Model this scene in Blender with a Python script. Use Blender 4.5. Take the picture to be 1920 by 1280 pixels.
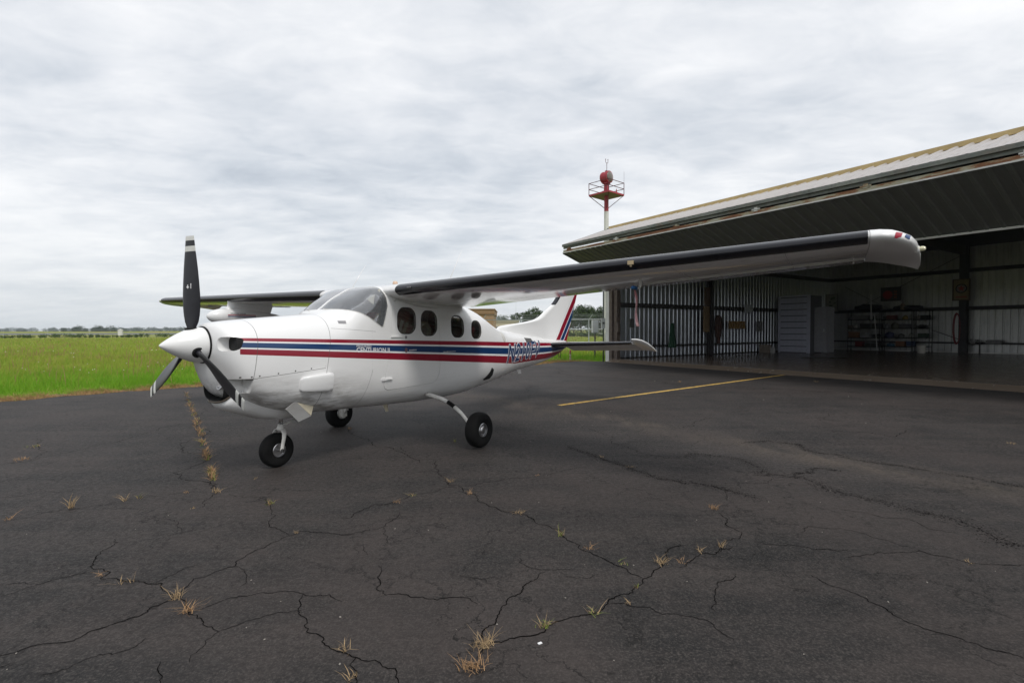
import bpy, bmesh, math, random
import numpy as np
from mathutils import Vector, Matrix, noise
R = math.radians
rnd = random.Random(7)
sc = bpy.context.scene
for o in list(bpy.data.objects): bpy.data.objects.remove(o)
col = sc.collection

# ------------------------------------------------------------------ camera, sky, sun, exposure
F_PX, CAM_H = 951.8, 1.4612
PITCH = math.atan((640 - 618.22) / F_PX)
cd = bpy.data.cameras.new('camera'); cam = bpy.data.objects.new('camera', cd); col.objects.link(cam)
cd.sensor_width = 36; cd.lens = F_PX / 1920 * 36; cd.clip_start = .05; cd.clip_end = 9000
cam.location = (0, 0, CAM_H); cam.rotation_euler = (math.pi/2 - PITCH, .0023, 0)
sc.camera = cam
SUN_EL, SUN_AZ = R(52), R(152)       # azimuth measured clockwise from +Y (the view direction)
sd = bpy.data.lights.new('sun', 'SUN'); sd.energy = 1.5; sd.angle = R(14); sd.color = (1, .965, .92)
sun = bpy.data.objects.new('sun', sd); col.objects.link(sun)
sdir = Vector((math.sin(SUN_AZ)*math.cos(SUN_EL), math.cos(SUN_AZ)*math.cos(SUN_EL), math.sin(SUN_EL)))
sun.rotation_euler = sdir.to_track_quat('Z', 'Y').to_euler()
sc.view_settings.view_transform = 'Standard'; sc.view_settings.look = 'None'
sc.view_settings.gamma = 1; sc.view_settings.use_curve_mapping = False
sc.view_settings.exposure = 0.27
try:
    sc.cycles.max_bounces = 8; sc.cycles.transparent_max_bounces = 12
    sc.cycles.use_denoising = True; sc.cycles.sample_clamp_indirect = 4
except Exception: pass

# ------------------------------------------------------------------ node helpers
class NT:
    def __init__(s, tree): s.t = tree; s.n = tree.nodes; s.l = tree.links
    def node(s, typ, **kw):
        n = s.n.new(typ)
        for k, v in kw.items(): setattr(n, k, v)
        return n
    def link(s, a, b): s.l.new(a, b)
    def m(s, op, *a, clamp=False):
        n = s.n.new('ShaderNodeMath'); n.operation = op; n.use_clamp = clamp
        for i, v in enumerate(a):
            if isinstance(v, (int, float)): n.inputs[i].default_value = v
            else: s.l.new(v, n.inputs[i])
        return n.outputs[0]
    def add(s, a, b): return s.m('ADD', a, b)
    def mul(s, a, b): return s.m('MULTIPLY', a, b)
    def sub(s, a, b): return s.m('SUBTRACT', a, b)
    def gt(s, a, b): return s.m('GREATER_THAN', a, b)
    def lt(s, a, b): return s.m('LESS_THAN', a, b)
    def between(s, v, a, b): return s.mul(s.gt(v, a), s.lt(v, b))
    def mix(s, f, a, b):
        n = s.n.new('ShaderNodeMix'); n.data_type = 'RGBA'
        if isinstance(f, (int, float)): n.inputs[0].default_value = f
        else: s.l.new(f, n.inputs[0])
        for i, v in ((6, a), (7, b)):
            if isinstance(v, tuple): n.inputs[i].default_value = (*v[:3], 1)
            else: s.l.new(v, n.inputs[i])
        return n.outputs[2]
    def coord(s, which='Object'): return s.node('ShaderNodeTexCoord').outputs[which]
    def mapping(s, v, scale=(1, 1, 1), loc=(0, 0, 0), rot=(0, 0, 0)):
        n = s.node('ShaderNodeMapping'); n.inputs['Scale'].default_value = scale
        n.inputs['Location'].default_value = loc; n.inputs['Rotation'].default_value = rot
        s.l.new(v, n.inputs[0]); return n.outputs[0]
    def noise(s, v, scale=5, detail=4, rough=.55, dist=0):
        n = s.node('ShaderNodeTexNoise'); n.inputs['Scale'].default_value = scale
        n.inputs['Detail'].default_value = detail; n.inputs['Roughness'].default_value = rough
        n.inputs['Distortion'].default_value = dist
        if v is not None: s.l.new(v, n.inputs['Vector'])
        return n.outputs[0]
    def ramp(s, f, *stops):
        n = s.node('ShaderNodeValToRGB'); e = n.color_ramp.elements
        while len(e) < len(stops): e.new(.5)
        for i, (p, c) in enumerate(stops):
            e[i].position = p
            if isinstance(c, (int, float)): c = (c, c, c)
            e[i].color = (*c[:3], 1)
        s.l.new(f, n.inputs[0]); return n.outputs[0]
    def xyz(s, v):
        n = s.node('ShaderNodeSeparateXYZ'); s.l.new(v, n.inputs[0]); return n.outputs
    def bump(s, h, strength=.3, dist=.01, normal=None):
        n = s.node('ShaderNodeBump'); n.inputs['Strength'].default_value = strength
        n.inputs['Distance'].default_value = dist; s.l.new(h, n.inputs['Height'])
        if normal: s.l.new(normal, n.inputs['Normal'])
        return n.outputs[0]

def newmat(name):
    m = bpy.data.materials.new(name); m.use_nodes = True
    t = NT(m.node_tree); b = t.n['Principled BSDF']
    return m, t, b
def setp(b, **kw):
    for k, v in kw.items():
        k = k.replace('_', ' ')
        if isinstance(v, tuple): v = (*v, 1) if len(v) == 3 and 'olor' in k else v
        b.inputs[k].default_value = v
def simple(name, c, rough=.5, metal=0, var=.12, nscale=6, bump=0, coat=0, spec=.5, bscale=40):
    m, t, b = newmat(name)
    setp(b, Roughness=rough, Metallic=metal)
    b.inputs['Coat Weight'].default_value = coat
    b.inputs['Specular IOR Level'].default_value = spec
    co = t.coord()
    n = t.noise(co, nscale, 5)
    a = tuple(x*(1-var) for x in c); d = tuple(min(1, x*(1+var)) for x in c)
    t.link(t.ramp(n, (.3, a), (.7, d)), b.inputs['Base Color'])
    if bump: t.link(t.bump(t.noise(co, bscale, 3), bump, .01), b.inputs['Normal'])
    return m

# ------------------------------------------------------------------ world: Nishita sky under a cloud deck
w = bpy.data.worlds.new('World'); sc.world = w; w.use_nodes = True
t = NT(w.node_tree); bg = t.n['Background']
sky = t.node('ShaderNodeTexSky', sky_type='NISHITA'); sky.sun_disc = False
sky.sun_elevation = SUN_EL; sky.sun_rotation = SUN_AZ; sky.air_density = 1.2; sky.dust_density = 2.5
gen = t.coord('Generated')
x, y, z = t.xyz(gen)
zz = t.m('MAXIMUM', z, .0)
den = t.add(zz, .15)
px, py = t.m('DIVIDE', x, den), t.m('DIVIDE', y, den)
cx = t.node('ShaderNodeCombineXYZ'); t.link(px, cx.inputs[0]); t.link(py, cx.inputs[1])
cv = t.mapping(cx.outputs[0], scale=(1, 1.35, 1), rot=(0, 0, R(-18)))
n1 = t.noise(cv, .75, 7, .56, .35)
n2 = t.noise(t.mapping(cx.outputs[0], scale=(1, 1.8, 1), loc=(4.3, 1.7, 0), rot=(0, 0, R(12))), 1.9, 6, .55, .3)
n3 = t.noise(t.mapping(cx.outputs[0], loc=(9.3, 2.2, 0)), .33, 3, .5)
n4 = t.noise(t.mapping(cx.outputs[0], scale=(1, 1.5, 1), loc=(1.3, 7.7, 0), rot=(0, 0, R(-30))), 4.0, 7, .6, .5)
comb = t.add(t.add(t.mul(n1, .50), t.mul(n2, .24)), t.add(t.mul(n3, .44), t.mul(t.sub(n4, .5), .22)))
comb = t.add(t.mul(t.sub(comb, .59), 1.08), .618)
cc = t.ramp(comb, (.42, (.44, .485, .55)), (.52, (.59, .63, .685)), (.60, (.725, .75, .79)), (.70, (.87, .88, .90)), (.80, (.96, .96, .965)))
hor = (.66, .70, .73)
hz = t.m('POWER', t.m('SUBTRACT', 1, zz, clamp=True), 9)
cloud = t.mix(t.mul(hz, .85), cc, hor)
below = t.lt(z, -.002)
sk = t.node('ShaderNodeVectorMath', operation='SCALE'); t.link(sky.outputs[0], sk.inputs[0]); sk.inputs['Scale'].default_value = .10
mixed = t.mix(.93, sk.outputs[0], cloud)
mixed = t.mix(below, mixed, (.20, .21, .20))
t.link(mixed, bg.inputs[0]); bg.inputs[1].default_value = .95

# ------------------------------------------------------------------ mesh helpers
def tag(o, label=None, cat=None, group=None, kind=None):
    if label: o['label'] = label
    if cat: o['category'] = cat
    if group: o['group'] = group
    if kind: o['kind'] = kind
    return o
def empty(name, loc=(0, 0, 0), rot=(0, 0, 0), label=None, cat=None, group=None):
    o = bpy.data.objects.new(name, None); col.objects.link(o); o.location = loc; o.rotation_euler = rot
    o.empty_display_size = .2
    return tag(o, label, cat, group)
def link(name, me, mat=None, parent=None, loc=None, rot=None):
    o = bpy.data.objects.new(name, me); col.objects.link(o)
    if mat is not None and len(me.materials) == 0:
        for mm in (mat if isinstance(mat, (list, tuple)) else [mat]): me.materials.append(mm)
    if parent: o.parent = parent
    if loc is not None: o.location = loc
    if rot is not None: o.rotation_euler = rot
    return o
class MB:
    def __init__(s): s.v = []; s.f = []; s.mi = []
    def add(s, vs, fs, mi=0):
        k = len(s.v); s.v += [tuple(v) for v in vs]
        s.f += [tuple(k + i for i in f) for f in fs]; s.mi += [mi]*len(fs)
    def box(s, a, b, mi=0, M=None):
        x0, y0, z0 = a; x1, y1, z1 = b
        vs = [Vector((x, y, z)) for z in (z0, z1) for y in (y0, y1) for x in (x0, x1)]
        if M: vs = [M @ v for v in vs]
        s.add(vs, [(0, 2, 3, 1), (4, 5, 7, 6), (0, 1, 5, 4), (2, 6, 7, 3), (0, 4, 6, 2), (1, 3, 7, 5)], mi)
    def bar(s, p, q, w, h=None, mi=0, up=(0, 0, 1)):
        p, q = Vector(p), Vector(q); h = h or w
        d = (q-p).normalized(); u = Vector(up)
        if abs(d.dot(u)) > .98: u = Vector((1, 0, 0))
        a = d.cross(u).normalized(); b = a.cross(d).normalized()
        vs = [c + a*sx*w/2 + b*sz*h/2 for c in (p, q) for sx, sz in ((-1, -1), (1, -1), (1, 1), (-1, 1))]
        s.add(vs, [(0, 1, 2, 3), (7, 6, 5, 4), (0, 4, 5, 1), (1, 5, 6, 2), (2, 6, 7, 3), (3, 7, 4, 0)], mi)
    def tube(s, pts, rad, n=8, mi=0, cap=True, squash=None):
        pts = [Vector(p) for p in pts]
        rad = rad if isinstance(rad, (list, tuple)) else [rad]*len(pts)
        rings = []; ref = None
        for i, p in enumerate(pts):
            d = (pts[min(i+1, len(pts)-1)] - pts[max(i-1, 0)]).normalized()
            if ref is None: ref = Vector((0, 0, 1)) if abs(d.z) < .9 else Vector((1, 0, 0))
            a = d.cross(ref).normalized(); b = a.cross(d).normalized(); ref = b
            rings.append([p + (a*math.cos(k*2*math.pi/n) + b*math.sin(k*2*math.pi/n))*rad[i] for k in range(n)])
        vs = [v for r in rings for v in r]; fs = []
        for i in range(len(pts)-1):
            for k in range(n):
                fs.append((i*n+k, i*n+(k+1) % n, (i+1)*n+(k+1) % n, (i+1)*n+k))
        if cap:
            fs.append(tuple(range(n))[::-1]); fs.append(tuple(range((len(pts)-1)*n, len(pts)*n)))
        s.add(vs, fs, mi)
    def lathe(s, prof, n=32, mi=0, M=None, close=False):
        """profile (r, h) revolved round the local Z axis"""
        vs = [Vector((r*math.cos(2*math.pi*k/n), r*math.sin(2*math.pi*k/n), h)) for r, h in prof for k in range(n)]
        if M: vs = [M @ v for v in vs]
        m = len(prof); fs = []
        for i in range(m if close else m-1):
            j = (i+1) % m
            for k in range(n): fs.append((i*n+k, i*n+(k+1) % n, j*n+(k+1) % n, j*n+k))
        if not close:
            if prof[0][0] > 1e-5: fs.append(tuple(range(n))[::-1])
            if prof[-1][0] > 1e-5: fs.append(tuple(range((m-1)*n, m*n)))
        s.add(vs, fs, mi)
    def loft(s, rings, mi=0, cap=True, closed=True):
        n = len(rings[0]); vs = [v for r in rings for v in r]; fs = []
        for i in range(len(rings)-1):
            for k in range(n if closed else n-1):
                fs.append((i*n+k, i*n+(k+1) % n, (i+1)*n+(k+1) % n, (i+1)*n+k))
        if cap:
            fs.append(tuple(range(n))[::-1]); fs.append(tuple(range((len(rings)-1)*n, len(rings)*n)))
        s.add(vs, fs, mi)
    def mesh(s, name, smooth=False, angle=None, weld=True):
        me = bpy.data.meshes.new(name); me.from_pydata([tuple(v) for v in s.v], [], s.f)
        me.polygons.foreach_set('material_index', s.mi)
        bm = bmesh.new(); bm.from_mesh(me)
        if weld: bmesh.ops.remove_doubles(bm, verts=bm.verts, dist=1e-6)
        bmesh.ops.recalc_face_normals(bm, faces=bm.faces)
        if angle is not None:
            for f in bm.faces: f.smooth = True
            for e in bm.edges:
                if len(e.link_faces) == 2 and e.calc_face_angle(0) > R(angle): e.smooth = False
        elif smooth:
            for f in bm.faces: f.smooth = True
        bm.to_mesh(me); bm.free(); me.update(); return me
    def obj(s, name, mat=None, parent=None, smooth=False, angle=None, loc=None, rot=None):
        return link(name, s.mesh(name, smooth, angle), mat, parent, loc, rot)
def pchip(xs, ys):
    xs = np.array(xs, float); ys = np.array(ys, float)
    if xs[0] > xs[-1]: xs, ys = xs[::-1], ys[::-1]
    h = np.diff(xs); dl = np.diff(ys)/h; m = np.zeros(len(xs))
    for i in range(1, len(xs)-1):
        if dl[i-1]*dl[i] > 0:
            w1, w2 = 2*h[i]+h[i-1], h[i]+2*h[i-1]; m[i] = (w1+w2)/(w1/dl[i-1]+w2/dl[i])
    m[0], m[-1] = dl[0], dl[-1]
    def f(x):
        x = min(max(x, xs[0]), xs[-1]); i = int(min(max(np.searchsorted(xs, x)-1, 0), len(h)-1))
        t = (x-xs[i])/h[i]
        return float(ys[i]*(2*t**3-3*t*t+1)+m[i]*h[i]*(t**3-2*t*t+t)+ys[i+1]*(-2*t**3+3*t*t)+m[i+1]*h[i]*(t**3-t*t))
    return f
def boolean(oa, ob, op='DIFFERENCE'):
    md = oa.modifiers.new('b', 'BOOLEAN'); md.operation = op; md.object = ob; md.solver = 'EXACT'
    bpy.context.view_layer.update()
    dg = bpy.context.evaluated_depsgraph_get()
    me = bpy.data.meshes.new_from_object(oa.evaluated_get(dg))
    oa.modifiers.remove(md); return me
def resharp(me, angle=32):
    bm = bmesh.new(); bm.from_mesh(me)
    for f in bm.faces: f.smooth = True
    for e in bm.edges: e.smooth = not (len(e.link_faces) == 2 and e.calc_face_angle(0) > R(angle))
    bm.to_mesh(me); bm.free()
def text_polys(body, size, shear=0, offset=0, extrude=0, spacing=1.0, width=1.0):
    """flat lettering as triangles (verts, faces) in the xy plane"""
    cu = bpy.data.curves.new('lettering', 'FONT'); cu.body = body; cu.size = size; cu.shear = shear
    cu.offset = offset; cu.space_character = spacing; cu.resolution_u = 3
    o = bpy.data.objects.new('lettering', cu); col.objects.link(o); bpy.context.view_layer.update()
    me = bpy.data.meshes.new_from_object(o.evaluated_get(bpy.context.evaluated_depsgraph_get()))
    bm = bmesh.new(); bm.from_mesh(me); bmesh.ops.triangulate(bm, faces=bm.faces)
    for _ in range(4):
        ed = [e for e in bm.edges if e.calc_length() > size*.14]
        if not ed: break
        bmesh.ops.subdivide_edges(bm, edges=ed, cuts=1); bmesh.ops.triangulate(bm, faces=bm.faces)
    bm.verts.index_update()
    vs = [(v.co.x*width, v.co.y) for v in bm.verts]; fs = [tuple(v.index for v in f.verts) for f in bm.faces]
    bm.free(); bpy.data.objects.remove(o); bpy.data.curves.remove(cu); bpy.data.meshes.remove(me)
    return vs, fs

# ------------------------------------------------------------------ materials
def paint(name, c, rough=.28, dirt=.0, bump=.0, wave=.0):
    m, t, b = newmat(name); co = t.coord()
    setp(b, Roughness=rough); b.inputs['Coat Weight'].default_value = .35; b.inputs['Coat Roughness'].default_value = .12
    n = t.noise(co, 3.5, 6, .6)
    colr = t.mix(t.mul(t.ramp(n, (.45, 0), (.8, 1)), .25), c, tuple(v*.8 for v in c))
    if dirt:
        s = t.noise(t.mapping(co, scale=(.6, 3, 3)), 5, 7, .65)
        colr = t.mix(t.mul(t.ramp(s, (.5, 0), (.75, 1)), dirt), colr, (.23, .2, .17))
    t.link(colr, b.inputs['Base Color'])
    if name == 'wing_paint':
        X, Y, Z = t.xyz(co); ay = t.m('ABSOLUTE', Y); f_ = t.mul(t.m('ABSOLUTE', t.sub(t.m('FRACT', t.m('DIVIDE', ay, .86)), .5)), .86)
        ln = t.m('MAXIMUM', t.lt(f_, .0022), t.mul(t.lt(t.m('ABSOLUTE', t.sub(X, .30)), .0018), t.gt(ay, .7)))
        rv = t.mul(t.lt(t.m('ABSOLUTE', t.sub(t.m('ABSOLUTE', t.sub(f_, .012)), 0)), .0022), t.lt(t.m('FRACT', t.m('DIVIDE', X, .03)), .2))
        colr = t.mix(t.mul(t.m('MAXIMUM', ln, rv), .55), colr, (.12, .11, .10)); t.link(colr, b.inputs['Base Color'])
    if wave: t.link(t.bump(t.noise(co, 2.2, 2, .4), wave, .02), b.inputs['Normal'])
    return m
WHITE = (.80, .80, .795); RED = (.25, .004, .022); BLUE = (.004, .036, .125)
M = {}
# fuselage livery: horizontal cheat line in the aircraft's own coordinates
def livery(name):
    m, t, b = newmat(name); co = t.coord('Object'); X, Y, Z = t.xyz(co)
    b.inputs['Roughness'].default_value = .3; b.inputs['Coat Weight'].default_value = .4; b.inputs['Coat Roughness'].default_value = .1
    aft = t.m('MAXIMUM', t.sub(t.mul(X, -1), 3.55), 0)
    lift = t.mul(t.mul(aft, aft), .05)
    zt = t.add(t.add(1.315, t.mul(X, .030)), 0)
    xc = t.m('MAXIMUM', X, -2.35)
    zb = t.add(t.add(1.052, t.mul(xc, .0745)), lift)
    zb = t.add(zb, t.mul(t.m('MINIMUM', t.add(X, 2.35), 0), -.006))
    # curl the lower lines up towards the tail
    u = t.m('DIVIDE', t.sub(zt, Z), t.sub(zt, zb))
    lim = t.mul(t.lt(X, 2.455), t.gt(t.m('ABSOLUTE', Y), .012))
    tex = t.mix(1, WHITE, WHITE)
    pn = t.noise(co, 2.6, 6, .6)
    base = t.mix(t.mul(t.ramp(pn, (.45, 0), (.8, 1)), .2), WHITE, (.66, .66, .65))
    # grime low on the cowling behind the exhaust
    g = t.noise(t.mapping(co, scale=(1, 3, 5)), 3.2, 8, .68)
    low = t.m('MULTIPLY', t.m('MAXIMUM', t.sub(1.05, Z), 0), 2.2, clamp=True)
    fr = t.m('MULTIPLY', t.m('MAXIMUM', t.sub(X, .9), 0), 1.4, clamp=True)
    base = t.mix(t.mul(t.mul(low, fr), t.ramp(g, (.42, 0), (.62, 1))), base, (.13, .115, .10))
    streak = t.noise(t.mapping(co, scale=(.25, 2, 9)), 3, 6, .6)
    base = t.mix(t.mul(t.mul(low, .5), t.ramp(streak, (.5, 0), (.8, .8))), base, (.42, .39, .34))
    c = t.mix(t.mul(t.between(u, 0, .19), lim), base, RED)
    c = t.mix(t.mul(t.between(u, .275, .575), lim), c, BLUE)
    c = t.mix(t.mul(t.between(u, .665, 1.0), lim), c, RED)
    # thin panel seams and fastener rows
    def seam(cond, dist, wdt=.0028): return t.mul(cond, t.lt(t.m('ABSOLUTE', dist), wdt))
    side = t.gt(t.m('ABSOLUTE', Y), .1)
    s = seam(1.0, t.sub(X, t.add(1.595, t.mul(t.sub(Z, 1.1), -.17))))
    s = t.m('MAXIMUM', s, seam(t.mul(side, t.between(X, 1.62, 2.31)), t.sub(Z, t.add(1.06, t.mul(t.sub(X, 1.62), -.08)))))
    s = t.m('MAXIMUM', s, seam(t.gt(Z, .95), t.sub(X, t.add(2.31, t.mul(t.sub(Z, 1.3), -.12)))))
    s = t.m('MAXIMUM', s, seam(t.between(X, 2.31, 2.5), t.sub(Z, 1.0)))
    s = t.m('MAXIMUM', s, seam(t.between(Z, .5, 1.0), t.sub(X, t.add(1.0, t.mul(t.sub(Z, 1.0), -.3))), .002))
    s = t.m('MAXIMUM', s, seam(t.between(Z, .95, 1.75), t.sub(X, -2.06), .0016))
    s = t.m('MAXIMUM', s, t.mul(.6, t.m('MAXIMUM', seam(1.0, t.sub(X, -2.72), .0016), seam(1.0, t.sub(X, -3.38), .0016))))
    for xs_ in (-2.06, -2.72, -3.38, -.24, 1.02):
        fz = t.m('FRACT', t.m('DIVIDE', Z, .032)); dz_ = t.mul(t.sub(fz, .5), .032); dx_ = t.sub(X, xs_-.018); s = t.m('MAXIMUM', s, t.mul(.35, t.lt(t.m('SQRT', t.add(t.mul(dx_, dx_), t.mul(dz_, dz_))), .0035)))
    s = t.m('MAXIMUM', s, seam(t.between(X, .95, 1.5), t.sub(Z, t.add(1.44, t.mul(t.sub(X, .95), .07))), .0018))
    c = t.mix(t.mul(s, .75), c, (.06, .055, .05))
    # fasteners
    def dots(xa, xb, zexpr, step):
        fx = t.m('FRACT', t.m('DIVIDE', X, step)); dx = t.mul(t.sub(fx, .5), step); dz = t.sub(Z, zexpr)
        r = t.m('SQRT', t.add(t.mul(dx, dx), t.mul(dz, dz)))
        return t.mul(t.mul(t.lt(r, .0075), t.between(X, xa, xb)), side)
    d = t.m('MAXIMUM', dots(1.62, 2.31, t.add(1.078, t.mul(t.sub(X, 1.62), -.08)), .17), dots(2.31, 2.52, 1.018, .08))
    c = t.mix(d, c, (.07, .065, .06))
    t.link(c, b.inputs['Base Color'])
    t.link(t.bump(t.noise(co, 3.2, 3, .45), .16, .02), b.inputs['Normal'])
    return m
M['livery'] = livery('fuselage_paint')
M['white'] = paint('white_paint', WHITE, .28, dirt=.10)
M['wing'] = paint('wing_paint', (.74, .735, .73), .07, dirt=.12, wave=.03)
M['spinner'] = paint('spinner_paint', (.80, .80, .79), .3, dirt=.04)
M['boot'] = simple('deice_boot_rubber', (.008, .008, .012), .24, var=.3, bump=.08, bscale=12)
M['black'] = simple('black_rubber', (.006, .006, .006), .8, spec=.2, var=.25, bump=.2, bscale=60)
M['tyre'] = simple('tyre_rubber', (.007, .007, .0072), .85, spec=.18, var=.3, bump=.15, bscale=50)
M['dark'] = simple('dark_recess', (.008, .008, .008), .9)
M['metal'] = simple('bare_metal', (.55, .55, .56), .28, 1, .1)
M['dkmetal'] = simple('dark_metal', (.10, .10, .10), .45, .6, .3)
M['gearwhite'] = simple('gear_paint', (.62, .61, .58), .4, var=.15, nscale=20)
M['cream'] = simple('cream_trim', (.55, .50, .38), .6)
M['lip'] = simple('exhaust_stained_metal', (.11, .09, .07), .5, .4, .3)
M['maroon'] = simple('maroon_leather', (.34, .022, .035), .5, var=.3)
M['door_paint'] = paint('gear_door_paint', (.36, .36, .355), .35, dirt=.5)
M['beige'] = simple('beige_plastic', (.42, .33, .2), .5)
M['red'] = simple('red_paint', (.33, .01, .03), .4)
M['blue'] = simple('blue_paint', (.01, .05, .17), .4)
M['letter_blue'] = simple('blue_decal', (.008, .035, .11), .35)
M['letter_white'] = simple('white_decal', (.8, .8, .8), .35, var=.02)
M['grey'] = simple('grey_patch', (.07, .068, .066), .7)
def glass(name, tint, rough=.02, haze=0., refl=1.0):
    m, t, b = newmat(name); t.n.remove(b)
    out = t.n['Material Output']
    tr = t.node('ShaderNodeBsdfTransparent'); tr.inputs[0].default_value = (*tint, 1)
    gl = t.node('ShaderNodeBsdfGlossy'); gl.inputs['Roughness'].default_value = rough
    fr = t.node('ShaderNodeFresnel'); fr.inputs[0].default_value = 1.5
    mx = t.node('ShaderNodeMixShader'); t.link(t.m('MULTIPLY', fr.outputs[0], refl, clamp=True), mx.inputs[0]); t.link(tr.outputs[0], mx.inputs[1]); t.link(gl.outputs[0], mx.inputs[2])
    last = mx.outputs[0]
    if haze:
        df = t.node('ShaderNodeBsdfDiffuse'); df.inputs[0].default_value = (.66, .68, .71, 1)  # pale diffuse layer stands in for sky reflected in the glass
        n = t.noise(t.mapping(t.coord(), scale=(1, 3, 1)), 3, 5, .6)
        m2 = t.node('ShaderNodeMixShader'); t.link(t.mul(t.ramp(n, (.3, .5), (.75, 1)), haze), m2.inputs[0])
        t.link(last, m2.inputs[1]); t.link(df.outputs[0], m2.inputs[2]); last = m2.outputs[0]
    t.link(last, out.inputs[0]); return m
M['windscreen'] = glass('windscreen_acrylic', (.90, .92, .94), .04, .13, 2.2)
M['glass'] = glass('cabin_window_acrylic', (.86, .85, .82), .03, .01, .8)

# ------------------------------------------------------------------ ground, apron, cracks
def gpt(u, v, z=0.):
    """survey a ground point from a picture measurement (full-size pixels)"""
    X, Yc, Zc = (u-960)/F_PX, 1., -(v-640)/F_PX
    Y = Yc*math.cos(PITCH) + Zc*math.sin(PITCH); Z = Zc*math.cos(PITCH) - Yc*math.sin(PITCH)
    k = (z-CAM_H)/Z; return Vector((X*k, Y*k, z))
def grass_ground():
    m, t, b = newmat('grass_ground'); co = t.coord('Object'); b.inputs['Roughness'].default_value = .95
    b.inputs['Specular IOR Level'].default_value = .1
    n = t.noise(co, .045, 6, .6); n2 = t.noise(co, .9, 6, .7); n3 = t.noise(t.mapping(co, scale=(.25, 1, 1)), .12, 5, .6)
    c = t.ramp(n, (.35, (.17, .22, .035)), (.5, (.235, .245, .048)), (.68, (.28, .25, .07)))
    c = t.mix(t.mul(t.ramp(n2, (.4, 0), (.75, 1)), .5), c, (.075, .12, .012))
    c = t.mix(t.mul(t.ramp(n3, (.55, 0), (.72, 1)), .5), c, (.19, .15, .06))
    t.link(c, b.inputs['Base Color']); t.link(t.bump(t.noise(co, 3, 6, .7), .5, .1), b.inputs['Normal']); return m
MG = grass_ground()
mb = MB(); S = 4000; mb.add([Vector(v) for v in ((-S, -S, -.07), (S, -S, -.07), (S, S, -.07), (-S, S, -.07))], [(0, 1, 2, 3)])
tag(mb.obj('grass_field', MG), kind='structure')
# hangar frame: P0 = left front corner, E_ along the door front, N_ inwards
P0 = Vector((4.50, 23.15, 0)); E_ = Vector((.5475, -.8368, 0)); N_ = Vector((.8368, .5475, 0))
def H(t_, q, z=0.): return P0 + E_*t_ + N_*q + Vector((0, 0, z))
HM = Matrix(((E_.x, N_.x, 0, P0.x), (E_.y, N_.y, 0, P0.y), (0, 0, 1, 0), (0, 0, 0, 1)))
EDGE = [(-46, -28), (-22, -2.4), (-15, 5.6), (-10.67, 10.45), (-9.49, 11.95), (-7.99, 13.50), (-7.33, 14.51), (-4.6, 17.4), (-2.0, 19.3), (1.05, 21.1), (1.9, 22.75), (3.0, 23.45)]
def wobble(pts, step=.12, amp=.10, seed=3):
    out = []; r = random.Random(seed)
    for p, q in zip(pts[:-1], pts[1:]):
        d = math.hypot(q[0]-p[0], q[1]-p[1]); n = max(1, int(d/step))
        for i in range(n):
            k = i/n; x_, y_ = p[0]+(q[0]-p[0])*k, p[1]+(q[1]-p[1])*k
            a = noise.noise(Vector((x_*1.3, y_*1.3, seed)))*amp*2 + noise.noise(Vector((x_*6, y_*6, seed)))*amp
            nx, ny = -(q[1]-p[1])/d, (q[0]-p[0])/d
            out.append((x_+nx*a, y_+ny*a))
    out.append(pts[-1]); return out
EW = wobble(EDGE)
h0, h1 = H(-.1, -.02), H(34, -.02)
apron = EW + [(h0.x, h0.y), (h1.x, h1.y), (40, -28)]
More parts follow.
